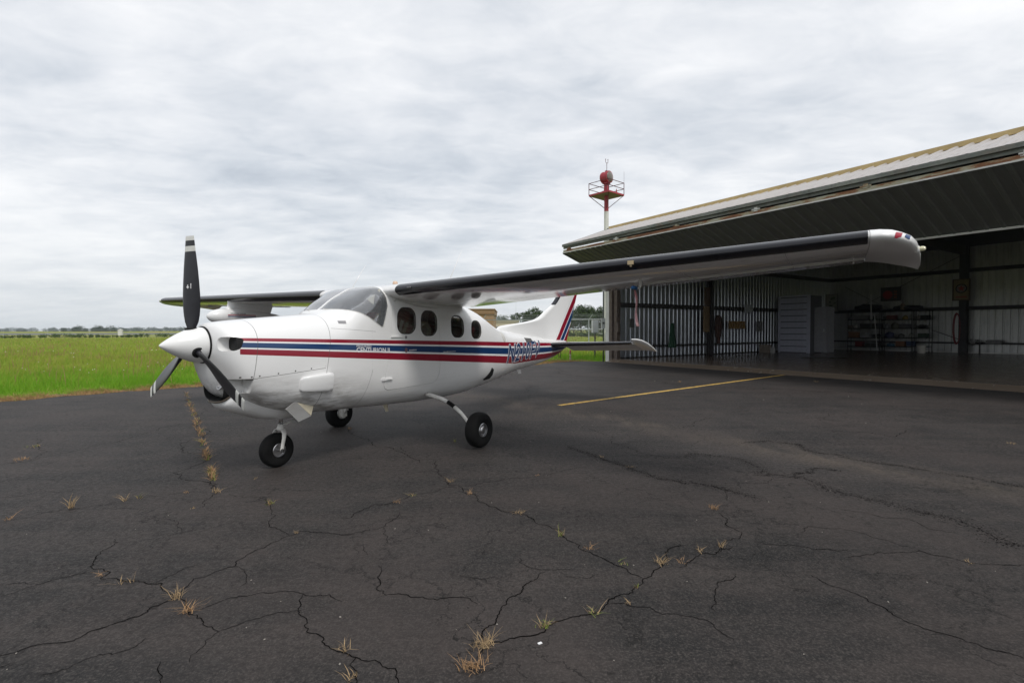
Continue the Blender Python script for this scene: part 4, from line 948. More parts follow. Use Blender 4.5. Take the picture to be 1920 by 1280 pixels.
# bench vise shelf and tray on the back wall
q = 19.6; t0, t1 = on_back(1808, q), on_back(1838, q); o = empty('bench_shelf', tuple(H(t0, q, zz(1820, q, 646))), (0, 0, HR), 'narrow dark bench with a vise by the red hose', 'bench')
mb = MB(); mb.box((0, 0, -.05), (t1-t0, .5, 0)); mb.obj('top', M['steel'], o)
for x_ in (.05, t1-t0-.05): mb = MB(); mb.box((x_-.03, .1, -(H(0, 0).z + zz(1820, q, 646)-FZ)), (x_+.03, .16, -.05)); mb.obj('leg', M['steel'], o)
mb = MB(); mb.box((.25, .05, 0), (.45, .25, .12)); mb.box((.2, .08, .12), (.3, .2, .26)); mb.box((.42, .08, .12), (.52, .2, .24)); mb.tube([(.1, .14, .17), (.7, .14, .17)], .02, 6); mb.tube([(.6, .14, .05), (.62, .14, .3)], .012, 6); mb.obj('vise', M['dkmetal'], o)
q = 19.7; t0, t1 = on_back(1848, q), on_back(1878, q); o = empty('wall_tray', tuple(H(t0, q, zz(1862, q, 647))), (0, 0, HR), 'grey metal tray on the low girt at far right', 'tray')
mb = MB(); mb.box((0, 0, 0), (t1-t0, .3, .02)); mb.box((0, 0, .02), (t1-t0, .02, .2)); mb.box((0, .28, .02), (t1-t0, .3, .22)); mb.box((0, .02, .02), (.02, .28, .2)); mb.box((t1-t0-.02, .02, .02), (t1-t0, .28, .2)); mb.obj('pan', M['dkmetal'], o)
mb = MB(); mb.box((.1, .05, .02), (.5, .25, .14)); mb.obj('parts_box', simple('tray_box', (.3, .3, .28), .5), o)
# left wall items: q found from the picture column on the plane t = .25
def on_left(u, t_=.25):
    r = (u-960)/F_PX; A = P0 + E_*t_; return (r*A.y - A.x)/(N_.x - r*N_.y)
def lz(u, v, t_=.25): return zat(t_, on_left(u, t_), v)
q = on_left(1259); 
mb = MB(); zt_ = lz(1259, 606); zb_ = lz(1259, 652); rg = []
for k in range(12):
    f_ = k/11; rw = .10+.16*f_; rg.append([Vector((.30+.07*math.cos(a)*(.5+f_), q + rw*math.sin(a)*(1+.25*math.sin(a*5+k)), zt_+(max(zb_, FZ+.25)-zt_)*f_)) for a in [2*math.pi*j/16 for j in range(16)]])
mb.loft(rg); mb.v = [tuple(HM @ Vector(v)) for v in mb.v]; tag(mb.obj('green_tarp', simple('tarp_green', (.008, .05, .025), .7), None, angle=60), 'dark green cloth hanging on the left hangar wall', 'cloth')
def leftbox(name, u0, v0, u1, v1, c, label, cat, th=.08, part='panel'):
    qa, qb = on_left(u0), on_left(u1); z1_, z0_ = lz((u0+u1)/2, v0), lz((u0+u1)/2, v1); z0_ = max(z0_, FZ)
    o = empty(name, tuple(H(.2, (qa+qb)/2, z0_)), (0, 0, HR), label, cat); w_, h_ = qb-qa, z1_-z0_
    mb = MB(); mb.box((0, -w_/2, 0), (th, w_/2, h_)); mb.obj(part, simple(name+'_paint', c, .6, var=.25), o)
    mb = MB(); mb.box((th, -w_/2+.03, .04), (th+.012, w_/2-.03, h_-.04)); mb.obj('front', simple(name+'_front', tuple(v*.8 for v in c), .6, var=.25), o); return o
leftbox('notice_board', 1321, 540, 1338, 573, (.10, .06, .04), 'dark brown notice board high on the left hangar wall', 'board')
leftbox('wooden_plank', 1320, 575, 1331, 623, (.22, .15, .08), 'brown plank leaning on the left wall column', 'plank', .05)
leftbox('tool_board', 1367, 603, 1391, 617, (.24, .14, .05), 'wooden tool shelf strip on the left wall below two lights', 'shelf', .25)
leftbox('white_card', 1397, 572, 1412, 587, (.34, .36, .38), 'tilted grey card pinned on the left wall near the corner', 'card', .02)
leftbox('wall_phone_box', 1420, 603, 1427, 622, (.12, .12, .12), 'small dark box low on the left wall near the corner', 'box', .12)
mb = MB(); q = on_left(1342); rg = []
for k in range(12):
    f_ = k/11; rw = (.10+.26*math.sin(math.pi*min(1, f_*1.15))**.7)*(1-.35*f_); rg.append([Vector((.40+.12*math.cos(a)*(1+.3*noise.noise(Vector((a, k*.5, 2)))), q+rw*math.sin(a)*(1+.3*noise.noise(Vector((a*2, k*.7, 5)))), lz(1342, 592)+(lz(1342, 645)-lz(1342, 592))*f_)) for a in [2*math.pi*j/14 for j in range(14)]])
mb.loft(rg); mb.v = [tuple(HM @ Vector(v)) for v in mb.v]; tag(mb.obj('hanging_jackets', simple('jacket_brown', (.045, .02, .015), .8, var=.5, nscale=4), None, angle=70), 'brown jackets bundled on a hook on the left wall', 'jacket')
# oil stain mat on the hangar floor
g = H(on_back(1545, 8.5), 8.5, FZ+.004); mb = MB(); mb.add([g+Vector((math.cos(a)*1.0*(1+.25*noise.noise(Vector((a, 0, 0)))), math.sin(a)*.8, 0)) for a in [2*math.pi*k/24 for k in range(24)]], [tuple(range(24))]); tag(mb.obj('oil_stain', simple('oil', (.035, .028, .015), .35)), kind='structure')

# ------------------------------------------------------------------ beacon tower behind the hangar
TY = 47.; TX = (1136.5-960)/F_PX*TY
def tz(v): return CAM_H + (640-v)/F_PX*TY*math.cos(PITCH)-TY*math.sin(PITCH)
tw = empty('beacon_tower', (TX, TY, -.07), (0, 0, R(42)), 'red and white pole tower with railed platform and airport beacon', 'tower')
RP = simple('beacon_red', (.33, .02, .035), .5, var=.2); RD = simple('rail_dark_red', (.10, .02, .03), .6, var=.3)
mb = MB(); mb.tube([(0, 0, 0), (0, 0, tz(397))], .21, 16); mb.obj('pole', M['trimw'], tw, angle=40)
mb = MB(); mb.tube([(0, 0, tz(397)), (0, 0, tz(362))], [.205, .20], 16); mb.obj('upper_pole', RP, tw, angle=40)
zp = tz(366.5); hp = 1.13
mb = MB(); mb.box((-hp, -hp, zp-.08), (hp, hp, zp)); mb.obj('platform', simple('platform_steel', (.16, .12, .12), .6), tw)
mb = MB(); 
for a, b_ in (((-hp, -hp), (hp, -hp)), ((hp, -hp), (hp, hp)), ((hp, hp), (-hp, hp)), ((-hp, hp), (-hp, -hp))):
    mb.bar((*a, zp-.03), (*b_, zp-.03), .05, .14)
mb.obj('platform_edge', RP, tw)
for z_ in (.52, 1.06):
    for a, b_ in (((-hp, -hp), (hp, -hp)), ((hp, -hp), (hp, hp)), ((hp, hp), (-hp, hp)), ((-hp, hp), (-hp, -hp))):
        mb = MB(); mb.bar((*a, zp+z_), (*b_, zp+z_), .045); mb.obj('rail', RD, tw)
for a in ((-hp, -hp), (hp, -hp), (hp, hp), (-hp, hp)):
    mb = MB(); mb.bar((*a, zp), (*a, zp+1.08), .045); mb.obj('rail_post', RD, tw)
    mb = MB(); mb.bar((*a, zp-.05), (a[0]*.1, a[1]*.1, tz(391)), .05); mb.obj('strut', RD, tw)
zc = tz(334)
mb = MB(); mb.tube([(0, 0, zp), (0, 0, zp+.35)], [.20, .20], 14); mb.box((-.30, -.30, zp+.30), (.30, .30, zp+.36)); mb.box((-.16, -.16, zp+.36), (.16, .16, zc-.55)); mb.box((-.26, -.26, zc-.60), (.26, .26, zc-.50)); mb.obj('beacon_stand', RP, tw, angle=40)
BMx = Matrix.Translation((0, 0, zc)) @ Matrix.Rotation(R(-88), 4, 'Z') @ Matrix.Rotation(R(90), 4, 'Y')
mb = MB(); mb.lathe([(0, -.58), (.30, -.55), (.50, -.40), (.55, -.28), (.52, -.12), (.52, .12), (.55, .28), (.55, .36), (.50, .38)], 28, M=BMx); bc = mb.obj('beacon_drum', RP, tw, angle=45)
mb = MB(); mb.lathe([(.50, .37), (.40, .44), (.2, .50), (0, .52)], 24, M=BMx); mb.obj('lens', simple('beacon_lens', (.16, .14, .12), .25), bc, smooth=True)
mb = MB(); mb.box((-.1, -.1, zc+.48), (.1, .1, zc+.62)); mb.tube([(.25, .1, zc+.45), (.25, .1, zc+.65)], .05, 8); mb.obj('beacon_motor', RP, bc)
zm = tz(318)
mb = MB(); mb.tube([(-.15, -.15, zp+.3), (-.15, -.15, tz(309))], .025, 6); zt_ = tz(309); mb.tube([(-.32, -.15, zt_+.28), (-.32, -.15, zt_+.06), (-.15, -.15, zt_), (.02, -.15, zt_+.06), (.02, -.15, zt_+.32)], .022, 6)
mb.lathe([(0, 0), (.05, .02), (.0, .1)], 8, M=Matrix.Translation((-.32, -.15, zt_+.28))); mb.lathe([(0, 0), (.05, .02), (.0, .1)], 8, M=Matrix.Translation((.02, -.15, zt_+.32))); mb.obj('wind_sensor', RD, tw)
mb = MB(); mb.tube([(hp, -hp, zp+1.0), (hp, -hp, zp+2.1)], .010, 5); mb.obj('whip_aerial', RD, tw)
mb = MB(); mb.lathe([(.16, 0), (.16, .14), (.06, .22), (.03, .5), (0, .52)], 12, M=Matrix.Translation((.5, -.75, zp))); mb.obj('obstruction_light', RP, tw, angle=40)
# conduit pole with meter box by the hangar corner, utility cabinet beyond
q = gpt(1131, 676); Yq = 24.4; Xq = (1131.3-960)/F_PX*Yq
def vz(v, Y): return CAM_H + (640-v)/F_PX*Y*math.cos(PITCH)-Y*math.sin(PITCH)
cp = empty('conduit_mast', (Xq, Yq, -.07), (0, 0, 0), 'thin dark service mast with grey meter box beside the hangar corner', 'mast')
mb = MB(); mb.tube([(0, 0, 0), (0, 0, 4.0)], .035, 10); mb.obj('pipe', simple('mast_green', (.09, .11, .09), .5), cp, smooth=True)
mb = MB(); mb.box((-.11, -.12, vz(616, Yq)+.07), (.07, .03, vz(597, Yq)+.07)); mb.obj('meter_box', simple('meter_grey', (.48, .50, .50), .5), cp)
mb = MB(); mb.lathe([(.05, 0), (.05, .05), (0, .06)], 12, M=Matrix.Translation((-.02, -.12, vz(606, Yq)+.07)) @ Matrix.Rotation(R(90), 4, 'X')); mb.obj('meter_glass', M['dkmetal'], cp)
Yb = 27.; Xb = (1115.5-960)/F_PX*Yb
ub = empty('utility_cabinet', (Xb, Yb, -.07), (0, 0, .2), 'pale grey utility cabinet standing in the grass by the hangar', 'cabinet')
mb = MB(); mb.box((-.155, -.12, vz(624, Yb)+.07), (.155, .12, vz(600.5, Yb)+.07)); mb.obj('box', simple('cabinet_pale', (.56, .58, .60), .5, var=.06), ub)
mb = MB(); mb.box((-.13, -.13, vz(622, Yb)+.07), (.13, -.121, vz(602, Yb)+.07)); mb.obj('door', simple('cabinet_pale_door', (.58, .60, .62), .5, var=.06), ub)
mb = MB(); mb.box((-.03, -.03, 0), (.03, .03, vz(624, Yb)+.07)); mb.obj('post', M['dkmetal'], ub)
mb = MB(); mb.tube([(.12, 0, vz(623, Yb)), (.5, -.2, vz(623.5, Yb)), (.5, -.2, 0)], .03, 8); mb.obj('conduit', M['trimw'], ub, smooth=True)
# rusty hydrant-like stub at the grass edge behind the tail
hy = gpt(1071, 676); o = empty('pipe_stub', (hy.x, hy.y+.4, -.05), (0, 0, 0), 'rusty striped bollard stub at the grass edge under the tailplane', 'bollard')
mb = MB(); mb.tube([(0, 0, 0), (0, 0, .44)], .045, 12); mb.obj('post', M['rust'], o, angle=40)
mb = MB(); mb.tube([(0, 0, .44), (0, 0, .52)], [.055, .03], 12); mb.obj('cap', M['red'], o, angle=40)
# ------------------------------------------------------------------ the aircraft
AX, AY, AYAW, APHI = -1.5219, 6.9805, math.atan2(-.8386863, -.5446147), .0084
plane = empty('aircraft', (AX, AY, 0), (APHI, 0, AYAW),
              'white high wing propeller aircraft with red and blue stripes parked on the apron', 'airplane')
ST = [  # x, top, bottom, half width, height of widest, upper exponent, lower exponent
 (2.585, 1.497, 1.150, .172, 1.325, 2.0, 2.0),
 (2.575, 1.513, 1.090, .225, 1.325, 2.0, 1.7),
 (2.550, 1.532, .985, .325, 1.320, 2.1, 1.7),
 (2.480, 1.545, .858, .400, 1.290, 2.2, 2.2),
 (2.350, 1.562, .785, .452, 1.26, 2.3, 3.5),
 (2.130, 1.585, .680, .494, 1.23, 2.4, 3.5),
 (1.850, 1.612, .598, .524, 1.20, 2.5, 3.2),
 (1.600, 1.636, .555, .543, 1.18, 2.6, 3.1),
 (1.420, 1.652, .545, .553, 1.18, 2.8, 3.3),
 (1.300, 1.710, .540, .557, 1.18, 3.3, 3.4),
 (1.150, 1.820, .535, .560, 1.20, 4.0, 3.4),
 (1.000, 1.905, .528, .562, 1.20, 4.8, 3.4),
 (.850, 1.976, .520, .563, 1.20, 7, 3.4),
 (.700, 1.994, .512, .564, 1.20, 7, 3.4),
 (.400, 2.000, .500, .565, 1.20, 5.0, 3.4),
 (.000, 1.990, .485, .565, 1.20, 4.0, 3.4),
 (-.600, 1.930, .480, .563, 1.20, 3.2, 3.3),
 (-.900, 1.870, .487, .557, 1.20, 3.0, 3.1),
 (-1.150, 1.815, .500, .540, 1.19, 2.9, 2.9),
 (-1.350, 1.755, .520, .520, 1.18, 2.8, 2.6),
 (-1.550, 1.675, .542, .495, 1.16, 2.7, 2.6),
 (-1.750, 1.590, .568, .467, 1.14, 2.6, 2.5),
 (-1.950, 1.520, .595, .440, 1.12, 2.5, 2.5),
 (-2.200, 1.470, .630, .405, 1.11, 2.4, 2.4),
 (-2.500, 1.440, .675, .365, 1.10, 2.3, 2.3),
 (-3.200, 1.360, .745, .275, 1.10, 2.2, 2.2),
 (-3.700, 1.310, .790, .215, 1.10, 2.1, 2.1),
 (-4.100, 1.275, .850, .170, 1.10, 2.1, 2.1),
 (-4.500, 1.250, .930, .125, 1.11, 2.0, 2.0),
 (-4.900, 1.225, 1.065, .070, 1.15, 2.0, 2.0),
 (-5.000, 1.200, 1.110, .035, 1.155, 2.0, 2.0)]
SF = [pchip([s[0] for s in ST], [s[i] for s in ST]) for i in range(1, 7)]
def surf_y(x, z, off=0.):
    zt, zb, w_, zw, nt, nb = [f(x) for f in SF]
    if z >= zw: a, n = (z-zw)/max(zt-zw, 1e-3), nt
    else: a, n = (zw-z)/max(zw-zb, 1e-3), nb
    a = min(abs(a), .9999)
    return w_*(1-a**n)**(1/n) + off
def ring(x, off=0., NA=72):
    zt, zb, w_, zw, nt, nb = [f(x) for f in SF]
    zt -= off; zb += off; w_ -= off; pts = []
    for k in range(NA):
        a = 2*math.pi*k/NA; c, s_ = math.cos(a), math.sin(a); n = nt if s_ >= 0 else nb
        y = math.copysign(abs(c)**(2/n), c)*w_
        zz_ = zw + (math.copysign(abs(s_)**(2/n), s_))*((zt-zw) if s_ >= 0 else (zw-zb))
        pts.append(Vector((x, y, zz_)))
    return pts
def xs_between(a, b, step=.05): 
    n = max(2, int(round(abs(b-a)/step))); return [a+(b-a)*i/n for i in range(n+1)]
NOSE = [2.585, 2.582, 2.578, 2.57, 2.55, 2.52, 2.48, 2.44, 2.4, 2.35]
def prism(mb, poly, y0, y1):
    n = len(poly); vs = [Vector((p[0], y0, p[1])) for p in poly] + [Vector((p[0], y1, p[1])) for p in poly]
    mb.add(vs, [tuple(range(n)), tuple(range(n, 2*n))[::-1]] + [(i, n+i, n+(i+1) % n, (i+1) % n) for i in range(n)])
def rrect(cx, cz, w_, h, r, n=7, lean=0., taper=0.):
    pts = []
    for qx, qz, a0 in ((1, 1, 0), (-1, 1, 90), (-1, -1, 180), (1, -1, 270)):
        for k in range(n+1):
            a = R(a0 + 90*k/n)
            x_ = qx*(w_/2-r)+r*math.cos(a); z_ = qz*(h/2-r)+r*math.sin(a)
            pts.append((cx + x_*(1 - taper*(z_/h)) + lean*z_, cz + z_))
    return pts
WIN = [rrect(.452, 1.573, .315, .325, .115, lean=-.04), rrect(.040, 1.545, .305, .325, .115, lean=-.06),
       rrect(-.555, 1.505, .285, .305, .11, lean=-.06), rrect(-1.015, 1.462, .265, .265, .105, lean=-.16)]
WS = [(1.345, 1.705), (1.25, 1.688), (1.14, 1.655), (1.03, 1.600), (.93, 1.535), (.855, 1.490), (.832, 1.500), (.790, 1.62), (.755, 1.74), (.765, 1.84), (.795, 1.935),
      (.80, 2.2), (1.5, 2.2), (1.38, 1.74)]
DOOR = [(.815, .80), (.785, .755), (.735, .737), (.66, .735), (.30, .742), (.0, .752), (-.07, .765), (-.125, .805), (-.155, .87), (-.165, .95),
        (-.165, 1.74), (.20, 1.765), (.45, 1.80), (.60, 1.835), (.655, 1.80), (.675, 1.72), (.70, 1.58), (.725, 1.35), (.77, 1.08), (.81, .90)]
def shrink(poly, d):
    cx = sum(p[0] for p in poly)/len(poly); cz = sum(p[1] for p in poly)/len(poly)
    return [(cx+(p[0]-cx)*(1-d/abs(.5)), cz+(p[1]-cz)*(1-d/abs(.55))) for p in poly]

def fuselage_mesh(off_out, inner, x0=None, x1=None):
    mb = MB()
    xsl = NOSE + xs_between(2.30, -5.0, .05)
    mb.loft([ring(x, off_out) for x in xsl])
    return mb
body_mb = fuselage_mesh(0, None)
inner_rings = [ring(x, .022) for x in xs_between(1.42, -1.6, .05)]
outer_o = body_mb.obj('tmp_outer')
inner_mb = MB(); inner_mb.loft(inner_rings); inner_o = inner_mb.obj('tmp_inner')
me = boolean(outer_o, inner_o); shell = link('tmp_shell', me)
cut = MB()
for s in (1, -1):
    for wp in WIN: prism(cut, wp, .25*s, .9*s)
    prism(cut, WS, .016*s, .9*s)
    # cooling inlet beside the spinner: a rounded duct running back into the cowl
    duct = []
    for x_, wy, hz, cy, cz in ((2.80, .095, .066, .335, 1.335), (2.50, .095, .066, .335, 1.333), (2.28, .075, .055, .32, 1.33)):
        duct.append([Vector((x_, s*cy + wy*math.copysign(abs(math.cos(a))**.6, math.cos(a)), cz + hz*math.copysign(abs(math.sin(a))**.6, math.sin(a)))) for a in [2*math.pi*k/20 for k in range(20)]])
    cut.loft(duct)
    # wedge scoop low on the nose bowl
    wv = [(2.66, .30*s, .865), (2.345, .245*s, .865), (2.345, .60*s, .865), (2.66, .60*s, .865)]
    wt = [(x_, y_, 1.0) for x_, y_, _ in wv]
    cut.add([Vector(v) for v in wv+wt], [(0, 1, 2, 3), (7, 6, 5, 4), (0, 4, 5, 1), (1, 5, 6, 2), (2, 6, 7, 3), (3, 7, 4, 0)])
cut_o = cut.obj('tmp_cut')
me = boolean(shell, cut_o); shell2 = link('tmp_shell2', me)
dpr = MB(); prism(dpr, DOOR, .15, .9); dpr_o = dpr.obj('tmp_door')
dps = MB(); prism(dps, shrink(DOOR, .0042), .15, .9); dps_o = dps.obj('tmp_door2')
door_me = boolean(shell2, dps_o, 'INTERSECT'); fus_me = boolean(shell2, dpr_o)
for m_ in (door_me, fus_me): m_.materials.clear(); m_.materials.append(M['livery']); resharp(m_, 35)
fuselage = link('fuselage', fus_me, None, plane)
door = link('cabin_door', door_me, None, plane)
# glazing cut from a thin skin just inside the paint
ga = MB(); ga.loft([ring(x, .006) for x in xs_between(1.5, -1.5, .05)]); ga_o = ga.obj('tmp_ga')
gb = MB(); gb.loft([ring(x, .011) for x in xs_between(1.49, -1.49, .05)]); gb_o = gb.obj('tmp_gb')
gsh = link('tmp_gsh', boolean(ga_o, gb_o))
def outline(poly, s, off):
    pts = []
    for i, p in enumerate(poly):
        q = poly[(i+1) % len(poly)]
        k = max(1, int(math.hypot(q[0]-p[0], q[1]-p[1])/.03))
        for j in range(k):
            x_, z_ = p[0]+(q[0]-p[0])*j/k, p[1]+(q[1]-p[1])*j/k
            pts.append(Vector((x_, s*surf_y(x_, z_, off), z_)))
    return pts
def closed_tube(pts, r, n=6):
    mb = MB(); N_ = len(pts); rings = []
    c = sum(pts, Vector())/N_
    for i in range(N_):
        d = (pts[(i+1) % N_]-pts[i-1]).normalized(); a = d.cross(Vector((0, 1, 0))).normalized(); b = a.cross(d)
        rings.append([pts[i]+(a*math.cos(2*math.pi*k/n)+b*math.sin(2*math.pi*k/n))*r for k in range(n)])
    rings.append(rings[0]); mb.loft(rings, cap=False); return mb
for s in (1, -1):
    for i, wp in enumerate(WIN):
        c = MB(); prism(c, wp, .25*s, .9*s); co_ = c.obj('tmp_c')
        pm = boolean(gsh, co_, 'INTERSECT'); pm.materials.clear(); pm.materials.append(M['glass']); resharp(pm)
        bpy.data.objects.remove(co_)
        pane = link('cabin_window', pm, None, plane)
        closed_tube(outline(wp, s, -.001), .0048).obj('window_frame', M['black'], pane, smooth=True)
    c = MB(); prism(c, WS, .016*s, .9*s); co_ = c.obj('tmp_c')
    pm = boolean(gsh, co_, 'INTERSECT'); pm.materials.clear(); pm.materials.append(M['windscreen']); resharp(pm)
    bpy.data.objects.remove(co_)
    wsn = link('windscreen', pm, None, plane)
    e = MB(); seal = [p for p in WS[:11]]
    pts = []
    for p, q in zip(seal[:-1], seal[1:]):
        for j in range(4):
            x_, z_ = p[0]+(q[0]-p[0])*j/4, p[1]+(q[1]-p[1])*j/4
            pts.append((x_, s*max(.018, surf_y(x_, min(z_, SF[0](x_)-.002), 0)), z_))
    e.tube(pts, .004, 5); e.obj('window_seal', M['gearwhite'], wsn, smooth=True)
    e = MB(); e.tube([(x_+.016, s*(surf_y(x_, z_, 0)-.028), z_) for x_, z_ in WS[6:11]], .014, 6)
    e.obj('inner_trim', M['cream'], wsn, smooth=True)
for o in [o for o in bpy.data.objects if o.name.startswith('tmp_')]: bpy.data.objects.remove(o)
# door furniture
mb = MB()
y_ = surf_y(.81, .875); mb.box((.775, y_-.01, .86), (.86, y_+.012, .89)); mb.box((.70, y_-.01, .866), (.80, y_+.018, .884)); mb.obj('door_hinge', M['white'], door, angle=30)
mb = MB(); y_ = surf_y(.70, 1.36); mb.box((.53, y_-.01, 1.368), (.72, y_+.012, 1.384)); mb.obj('door_handle', M['white'], door, angle=30)
mb = MB(); y_ = surf_y(.49, 1.375); mb.lathe([(.016, 0), (.016, .006), (.009, .006), (.009, 0)], 16, M=Matrix.Translation((.47, y_-.001, 1.368)) @ Matrix.Rotation(R(-90), 4, 'X'), close=True); mb.obj('door_lock', M['dkmetal'], door)

# ---- cabin furnishings
def box_part(name, a, b, mat, parent, ang=30, M4=None, bev=0):
    mb = MB(); mb.box(a, b, M=M4); me_ = mb.mesh(name)
    if bev:
        bm = bmesh.new(); bm.from_mesh(me_); bmesh.ops.bevel(bm, geom=bm.edges[:], offset=bev, segments=3, affect='EDGES', profile=.6)
        for f in bm.faces: f.smooth = True
        bm.to_mesh(me_); bm.free()
    return link(name, me_, mat, parent)
box_part('cabin_floor', (-1.3, -.32, .68), (1.35, .32, .71), M['dark'], plane)
box_part('instrument_panel', (1.08, -.44, 1.05), (1.16, .44, 1.50), M['dark'], plane)
box_part('glareshield', (1.02, -.46, 1.50), (1.30, .46, 1.535), M['dark'], plane, bev=.012)
box_part('rear_bulkhead', (-1.54, -.34, .80), (-1.5, .34, 1.6), M['maroon'], plane)
for sx, sy in ((.42, .29), (.42, -.29), (-.24, .29), (-.24, -.29), (-.94, .24), (-.94, -.24)):
    seat = box_part('seat', (sx-.06, sy-.2, .86), (sx+.40, sy+.2, 1.02), M['maroon'], plane, bev=.05)
    box_part('backrest', (-.06, -.2, 0), (.06, .2, .56), M['maroon'], seat, M4=Matrix.Translation((sx-.02, sy, .98)) @ Matrix.Rotation(R(-12), 4, 'Y'), bev=.05)
    box_part('headrest', (-.04, -.12, .58), (.04, .12, .74), M['maroon'], seat, M4=Matrix.Translation((sx-.02, sy, .98)) @ Matrix.Rotation(R(-12), 4, 'Y'), bev=.035)
for k, (a, b) in enumerate((((.585, .49, 1.45), (.58, .50, 1.60)), ((.50, .49, 1.43), (.46, .50, 1.58)), ((.43, .48, 1.42), (.37, .50, 1.55)))):
    mb = MB(); mb.bar(a, b, .006, .04); mb.obj('paper_card', M['cream'] if k == 2 else M['letter_white'], plane)
mb = MB(); mb.tube([(.07, .44, 1.56), (.0, .47, 1.55), (-.05, .48, 1.47), (-.04, .48, 1.38)], [.018, .026, .028, .024], 8); mb.obj('armrest_strap', M['cream'], plane, smooth=True)
mb = MB(); mb.add([Vector(v) for v in ((1.05, .14, 1.855), (.87, .12, 1.94), (.84, .44, 1.93), (.88, .45, 1.76), (.98, .38, 1.86))], [(0, 1, 2, 3, 4)])
me_ = mb.mesh('sun_visor'); bm = bmesh.new(); bm.from_mesh(me_); bmesh.ops.solidify(bm, geom=bm.faces[:], thickness=.008); bm.to_mesh(me_); bm.free(); link('sun_visor', me_, M['cream'], plane)
mb = MB(); mb.tube([(.98, .30 + .13*math.cos(a), 1.36+.13*math.sin(a)) for a in [2*math.pi*k/20 for k in range(21)]], .012, 6, cap=False); mb.obj('control_wheel', M['dark'], plane, smooth=True)

# ---- lower fairing under the cowl with its open exhaust lip, cheek blister
fr = []
for x_, zt_, zb_, w_ in ((2.50, .93, .77, .20), (2.44, .92, .705, .235), (2.33, .90, .648, .255), (2.09, .86, .553, .255), (1.96, .82, .525, .25), (1.80, .75, .505, .235), (1.68, .66, .515, .20)):
    rg = []
    for k in range(25):
        a = math.pi + math.pi*k/24
        rg.append(Vector((x_ - (.12*(1-abs(math.sin(a)))**.8 if x_ > 2.49 else .06*(1-abs(math.sin(a))) if x_ > 2.43 else 0), w_*math.copysign(abs(math.cos(a))**.7, math.cos(a)), zt_ + (zt_-zb_)*-abs(math.sin(a))**.6)))
    fr.append(rg)
mb = MB(); mb.loft(fr, closed=False, cap=False); me_ = mb.mesh('lower_cowl_fairing', angle=50)
o = link('lower_cowl_fairing', me_, M['white'], plane); md = o.modifiers.new('s', 'SOLIDIFY'); md.thickness = .012; md.offset = -1
mb = MB(); mb.tube([(p.x+.004, p.y, p.z) for p in fr[0]], .010, 6); mb.obj('exhaust_lip', M['lip'], o, smooth=True)
mb = MB(); mb.loft([[Vector((x_, p.y*.93, p.z+.012)) for p in fr[0]] for x_ in (2.495, 2.2)], closed=False, cap=False); mb.obj('exhaust_duct', M['dark'], o)
mb = MB(); mb.add([Vector((2.30, p.y*.95, p.z+.01)) for p in fr[0]], [tuple(range(25))]); mb.obj('duct_back', M['dark'], o)
rg = []
for x_, z0_, z1_, d in ((1.565, .815, 1.005, .055), (1.575, .812, 1.01, .075), (1.62, .812, 1.01, .078), (1.80, .822, .995, .055), (1.88, .835, .98, .03), (1.905, .86, .955, .004)):
    p = []
    for k in range(20):
        a = 2*math.pi*k/20; cy, cz = (z0_+z1_)/2, (z1_-z0_)/2
        z_ = cy + cz*math.copysign(abs(math.sin(a))**.45, math.sin(a))
        p.append(Vector((x_, surf_y(x_, z_) + d*(.5+.5*math.copysign(abs(math.cos(a))**.45, math.cos(a))) - .02*(math.cos(a) < 0), z_)))
    rg.append(p)
mb = MB(); mb.loft(rg); mb.obj('cheek_blister', M['white'], plane, angle=60)
# black plugs standing in for the shade deep inside the cooling inlets
for s in (1, -1):
    rgs = []
    for x_ in (2.36, 2.40, 2.44, 2.466):
        rgs.append([Vector((x_, s*min(.335 + .098*math.copysign(abs(math.cos(a))**.6, math.cos(a)), surf_y(x_, z_, -.008)), z_)) for a in [2*math.pi*k/28 for k in range(28)] for z_ in [1.334+.069*math.copysign(abs(math.sin(a))**.6, math.sin(a))]])
    mb = MB(); mb.loft(rgs); mb.obj('inlet_shade_plug', M['dark'], plane)
# landing lamp behind the lower blade
mb = MB(); LM = Matrix.Translation((2.50, .16, .955)) @ Matrix.Rotation(R(68), 4, 'Y')
mb.lathe([(.060, 0), (.060, .012), (.050, .012), (.046, .002), (.02, -.01), (0, -.012)], 24, M=LM); mb.obj('landing_lamp', M['metal'], plane, angle=40)

# ---- propeller
XH, ZH = 2.6813, 1.3317
sp = [(.166, -.083), (.1675, -.06), (.163, -.02), (.152, .02), (.136, .06), (.115, .105), (.090, .15), (.063, .195), (.038, .232), (.018, .258), (.006, .270), (0, .2725)]
PM = Matrix.Translation((XH, 0, 1.3265)) @ Matrix.Rotation(R(90), 4, 'Y')
mb = MB(); mb.lathe(sp, 48, M=PM); spin = mb.obj('propeller', M['spinner'], plane, angle=50)
mb = MB(); mb.lathe([(.150, -.104), (.1755, -.102), (.1765, -.088), (.150, -.085)], 48, M=PM, close=True); mb.obj('spinner_backplate', M['black'], spin, angle=40)
BS = [(.06, .045, .045, 50), (.13, .052, .048, 46), (.165, .085, .042, 42), (.21, .122, .034, 38), (.27, .152, .028, 32), (.35, .176, .023, 27), (.46, .189, .018, 22), (.58, .187, .015, 18), (.70, .174, .012, 15.5), (.80, .154, .0105, 14),
      (.856, .140, .0095, 13), (.857, .1398, .0095, 13), (.907, .129, .009, 12.5), (.908, .1288, .009, 12.5), (.957, .119, .008, 12), (.958, .1188, .008, 12), (.99, .112, .007, 11.5), (1.0, .106, .004, 11.5)]
blade = MB(); brs = []
